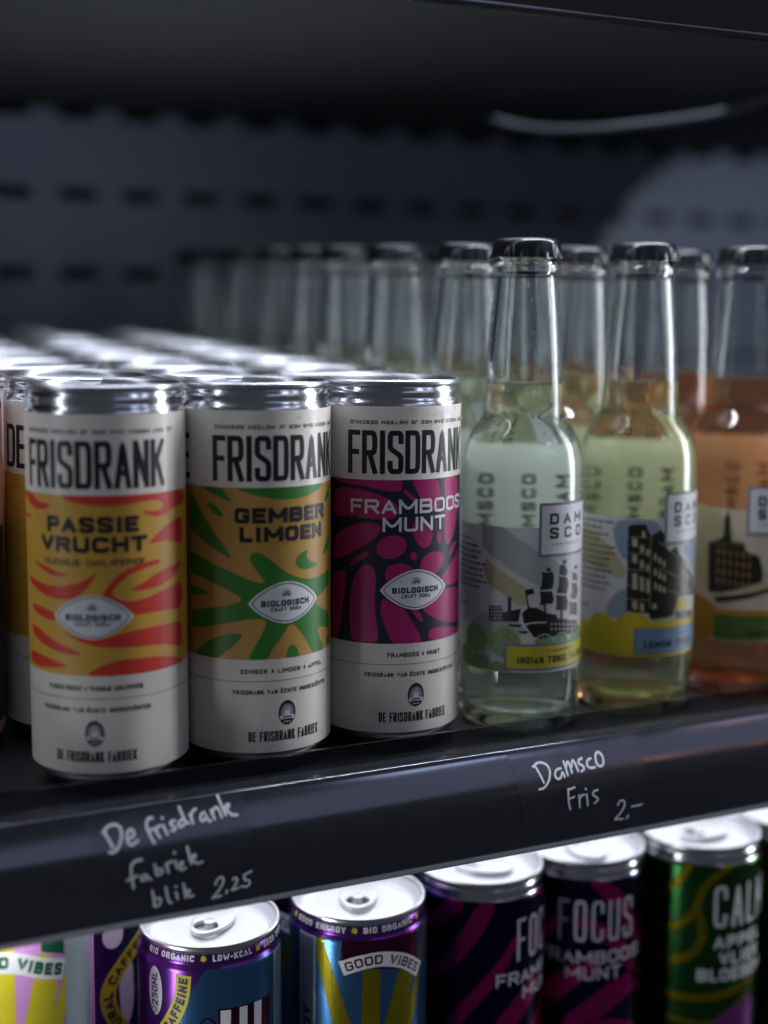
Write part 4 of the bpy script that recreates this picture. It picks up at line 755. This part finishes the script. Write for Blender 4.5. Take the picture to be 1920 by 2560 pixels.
def neck_text(lab, items):
    w = Ink(on_can); y = Ink(on_can)
    for tx, u0, u1 in items:
        if tx == '*':
            for i in range(6):
                t = math.pi*i/6; y.stroke([(u0-1.1*math.cos(t), 128.0-1.1*math.sin(t)), (u0+1.1*math.cos(t), 128.0+1.1*math.sin(t))], 0.4, 0.12)
        else: w.text(tx, u0, u1, 126.9, 129.1, 0.62, 0.12, 0.22)
    w.build('neck_lettering', M['pure_white'], lab); y.build('neck_stars', M['bright_yellow'], lab)
# purple can with the blue front
A, la = lcan('purple', 129.3, 'purple can with NATURAL CAFFEINE banner and LOW-KCAL on its neck', (144, 456, LZ), 0, 2.4)
neck_text(la, [('BIO ORGANIC', -33.7, -13.7), ('*', -10.4, 0), ('LOW-KCAL', -7.1, 8.1), ('*', 11.0, 0), ('GOOD ENERGY', 14, 34)])
x = Ink(on_can); x.poly([(-9.6, 124.4), (30, 124.4), (30, 55), (-40, 55), (-34, 86), (-24, 101), (-17.5, 110), (-14.5, 117)], 0.05); x.build('blue_panel', M['sky_blue'], la)
x = Ink(on_can); x.poly(rect(19.0, 50, 26.5, 124), 0.08); x.build('grey_strip', M['glitter'], la)
pc = smooth_open([(-46, 84), (-38, 88), (-31, 93.5), (-25, 100.5), (-20.6, 107.5), (-18, 114.5), (-17.4, 122.2)], 2)
x = Ink(on_can); x.stroke(pc, 5.6, 0.1); x.build('banner', M['bright_yellow'], la)
fn, LL = along(pc); x = Ink(on_can); x.text('NATURAL CAFFEINE', LL-46, LL-1.0, -1.7, 1.7, 0.95, 0.14, 0.22, path=lambda s, t: fn(s, t-1.7)); 
x.build('banner_lettering', M['dark_can'], la); x = Ink(on_can); x.text('250ML', 108.6, 120.8, 0, 3, 0.55, 0.16, 0.25, path=lambda a, b: (-28.2-b, a)); x.stroke(smooth_open([(-29.4, 107.2), (-29.4, 105.8), (-30.6, 105.4), (-31.4, 106.6), (-30.4, 108.0), (-28.6, 107.6), (-28.2, 106.2)], 2), 0.35, 0.16); x.build('volume_mark', M['dark_can'], la)
x = Ink(on_can); x.poly(ell(-29.5, 114, 3.4, 9.0, 40), 0.1)
for u0, u1 in ((-4.6, -0.9), (2.3, 5.4), (8.2, 11.6)): x.poly([(u0, 109.2), (u1, 109), (u1-1.0, 60), (u0-0.5, 60)], 0.12)
x.build('white_print', M['pure_white'], la)
x = Ink(on_can); x.poly([(-5.4, 109.8), (16.6, 109.2), (14, 58), (-4.6, 58)], 0.09); x.stroke(smooth_open([(-12, 104), (-10, 107), (-7, 106), (-6, 102)], 2), 0.7, 0.1); x.build('cup_print', M['maroon'], la)
# blue sunburst can
B, lbb = lcan('sky_blue', 124.3, 'blue can with yellow sunburst under a purple neck reading GOOD ENERGY', (202, 453.5, LZ), 0, 2.7)
link('neck_band', NECKP, lbb); neck_text(lbb, [('*', -41, 0), ('GOOD ENERGY', -38.4, -15.5), ('*', -12.2, 0), ('BIO ORGANIC', -8.9, 12.8), ('*', 16.2, 0)])
RAYS = [[(-27.3, 124.2), (-24.4, 124.2), (-13.3, 92.8), (-8, 74), (-15, 74), (-20.2, 92.0), (-27, 116.6)], [(-9.2, 116), (-2.6, 116), (-2.6, 74), (-10, 74)], [(5.5, 113), (12.5, 109), (8.7, 88.9), (6, 74), (-2, 74), (-0.9, 91.7)], [(14.5, 106), (20, 124), (23, 124), (16, 100), (9, 78), (7.1, 89.5)]]
x = Ink(on_can)
for p in RAYS: x.poly(p, 0.05)
x.build('sun_rays', M['sun_yellow'], lbb)
x = Ink(on_can); x.poly(rect(-36.2, 40, -27.5, 124), 0.06); x.build('grey_strip', M['glitter'], lbb)
x = Ink(on_can); x.poly([(-16.8, 124.4), (15, 124.4), (15.2, 108), (0, 113), (-17.2, 115)], 0.08); x.build('dark_panel', M['maroon'], lbb)
pb = smooth_open([(-17.0, 113.8), (-10, 116.6), (-2, 117.4), (6, 115.0), (11.5, 111.4), (16.2, 107.6)], 2)
x = Ink(on_can); x.stroke(pb, 5.6, 0.11); x.build('banner', M['pure_white'], lbb)
fn2, L2 = along(pb); x = Ink(on_can); x.text('GOOD VIBES', 1.6, L2-1.6, -1.75, 1.75, 0.72, 0.15, 0.22, path=lambda s, t: fn2(s, t-1.75)); x.build('banner_lettering', M['maroon'], lbb); x = Ink(on_can)
x.text('ENERGY', 70, 96, 0, 4, 0.9, 0.12, 0.25, path=lambda a, b: (-29.8-b, a)); x.build('side_lettering', M['maroon'], lbb)
# navy and magenta pair
FOC = [[(-26.3, 125.3), (-18.4, 125.3), (-22, 119), (-30, 112), (-37.3, 109), (-48, 106), (-48, 112), (-38.2, 114.6), (-31, 119)], [(-13.7, 125.4), (-5.9, 125.4), (-11, 114), (-16.9, 105), (-25, 95), (-37.7, 87.6), (-50, 84), (-50, 90), (-37.8, 94.5), (-28, 101), (-20, 112)], [(2.5, 111.7), (2.4, 104.9), (-6, 92), (-17, 79.4), (-24, 68), (-28, 72), (-17.5, 86.7), (-6, 100)], [(22, 97), (24, 92), (10, 80), (2, 72), (-6.9, 62), (-14.3, 62), (-6, 77), (6, 88)], [(20, 79), (2.8, 64), (9, 58), (26, 71), (44, 78), (44, 84), (30, 84)], [(14, 124.9), (24, 124.9), (34, 113), (40, 100), (47, 92), (44, 89), (36, 97), (28, 110), (20, 119)], [(8, 112), (20, 108), (34, 96), (44, 74), (41, 72), (30, 91), (18, 103), (8, 107)], [(0, 56), (14, 66), (30, 66), (46, 54), (46, 46), (30, 58), (14, 58)]]
C_, lc = lcan('deep_navy', 124.9, 'navy and magenta striped FOCUS can turned away, beside the blue sunburst can', (259.5, 462, LZ), 0, 1.0, 'navy and magenta cans on the lower shelf')
x = Ink(on_can)
for p in FOC: x.poly(smooth_closed(p, 1), 0.05, (7, 124.9))
x.build('stripes', M['magenta'], lc)
x = Ink(on_can); x.text('FOCUS', 2.7, 35.3, 99.4, 116.6, 1.25, 0.12, 0.42); x.text('FRAMBOOS', -6.2, 39.7, 90.0, 95.4, 0.95, 0.12, 0.2); x.text('MUNT', 5.9, 29.5, 83.2, 88.6, 0.95, 0.12, 0.2); x.build('lettering', M['lilac_white'], lc)
D_ = copy_tree(C_); D_.location = Vector((309, 462, LZ))*S; D_.rotation_euler.z = -27.4/R
D_['label'] = 'navy and magenta can with the word FOCUS facing the front'
# green
E_, le = lcan('can_green', 124.9, 'green can with olive swirls and white word CALM', (363.2, 454, LZ), 0, 1.6)
x = Ink(on_can)
for p, t in (([(-20.8, 124.8), (-24, 119), (-30, 112), (-37, 106)], 3), ([(-4, 124.8), (-10, 121), (-15.3, 115.7), (-17, 110), (-18, 106), (-22, 100), (-29.4, 95.9), (-36, 95)], 3.2), ([(-18, 106), (-14.6, 97.3), (-16.6, 88.8), (-25, 81.7), (-35.3, 83.1), (-42, 90)], 3.6), ([(-40, 66), (-31.9, 66.9), (-15, 67), (3.5, 70.8), (13.5, 74), (22, 80)], 3.6), ([(-29, 57), (-9.2, 56), (0, 62), (8, 68)], 2), ([(-46, 124), (-42, 110), (-46, 95)], 3.5), ([(30, 124), (34, 110), (28, 96), (36, 84)], 3.5)): x.stroke(smooth_open(p, 2), t, 0.05)
x.build('swirls', M['olive'], le)
x = Ink(on_can); x.text('CALM', -10.7, 20, 98.3, 116.3, 1.6, 0.12, 0.4); x.text('APPEL', -10.2, 16, 89.1, 94.6, 1.3, 0.12, 0.25); x.text('VLIER', -7.6, 15, 81.7, 87.2, 1.3, 0.12, 0.25); x.text('BLOESEM', -16.8, 18, 74.8, 80.2, 1.2, 0.12, 0.2); x.build('lettering', M['pure_white'], le)
x = Ink(on_can); x.poly(smooth_closed([(-9.5, 58.6), (0, 63), (10.8, 65.8), (15, 58), (12, 50), (0, 48), (-8, 53)], 2), 0.1); x.build('petal_print', M['lilac'], le)
# pink sunburst can at the left edge
G_, lg = lcan('pink', 124.3, 'pink can with yellow sunburst and white GOOD VIBES banner', (74.0, 453, LZ), 0, 0.5)
G_.scale.z = 1.28
x = Ink(on_can)
for p in RAYS: x.poly([(u-2, z) for u, z in p], 0.05)
x.build('sun_rays', M['bright_yellow'], lg)
x = Ink(on_can); x.poly(rect(12.6, 20, 26, 124), 0.06); x.build('silver_seam', M['glitter'], lg)
pg = smooth_open([(-26, 104), (-18, 109), (-10, 111.8), (-3, 111.0), (4, 108.4), (12, 106.4)], 2)
x = Ink(on_can); x.stroke(pg, 5.6, 0.11); x.build('banner', M['pure_white'], lg)
fn3, L3 = along(pg); x = Ink(on_can); x.text('GOOD VIBES', 7.5, L3-0.8, -1.6, 1.6, 0.95, 0.15, 0.2, path=lambda s, t: fn3(s, t-1.6)); x.poly([(4, 124), (12, 124), (12, 110.5), (4, 113)], 0.1); x.build('lettering', M['forest'], lg)
# second row on the lower shelf
H_, lh = lcan('purple', 129.3, 'purple can with yellow banner loop between the pink and purple cans', (110, 509, LZ), 0, 0.8)
x = Ink(on_can); x.poly(ell(20, 97, 17, 24, 36), 0.05, (40, 122)); x.build('blue_panel', M['sky_blue'], lh)
ph = smooth_open([(26, 119), (17, 113), (9, 106.5), (3.5, 100), (2.2, 94), (4, 87), (9, 79), (16, 72)], 2)
x = Ink(on_can); x.stroke(ph, 6.2, 0.1); x.build('banner', M['bright_yellow'], lh)
fn4, L4 = along(ph[::-1]); x = Ink(on_can); x.text('NATURAL CAFFEINE', 2, L4-2, -1.8, 1.8, 0.95, 0.14, 0.22, path=lambda s, t: fn4(s, t-1.8)); x.stroke(ell(19, 98, 5, 6, 24), 1.1, 0.12, True); x.build('lettering', M['dark_can'], lh)
x = Ink(on_can); x.poly(ell(4.9, 118.5, 4.2, 5.2, 24), 0.1, (40, 124)); x.poly(ell(10.5, 96, 3.4, 14, 24), 0.07); x.build('white_print', M['pure_white'], lh)
J_ = copy_tree(B); J_.location = Vector((175, 508, LZ))*S; J_.rotation_euler.z = -0.15; J_['label'] = 'sunburst can showing as a yellow sliver between the purple and blue cans'
K_ = copy_tree(E_); K_.location = Vector((416, 455, LZ))*S; K_.rotation_euler.z = 0.5; K_['label'] = 'green can cut off by the right picture edge'
for src, xx, rz, lb_ in ((C_, 262, 0.6, 'striped can behind the turned FOCUS can'), (D_, 314, -0.4, 'striped can behind the FOCUS can that faces front'), (E_, 367, 0.9, 'green can standing behind the front CALM can'), (K_, 420, 0.2, 'green can behind the one at the right edge')):
    t = copy_tree(src); t.location = Vector((xx, 515, LZ))*S; t.rotation_euler.z = rz; t['label'] = lb_; t['group'] = 'second row of cans on the lower shelf'
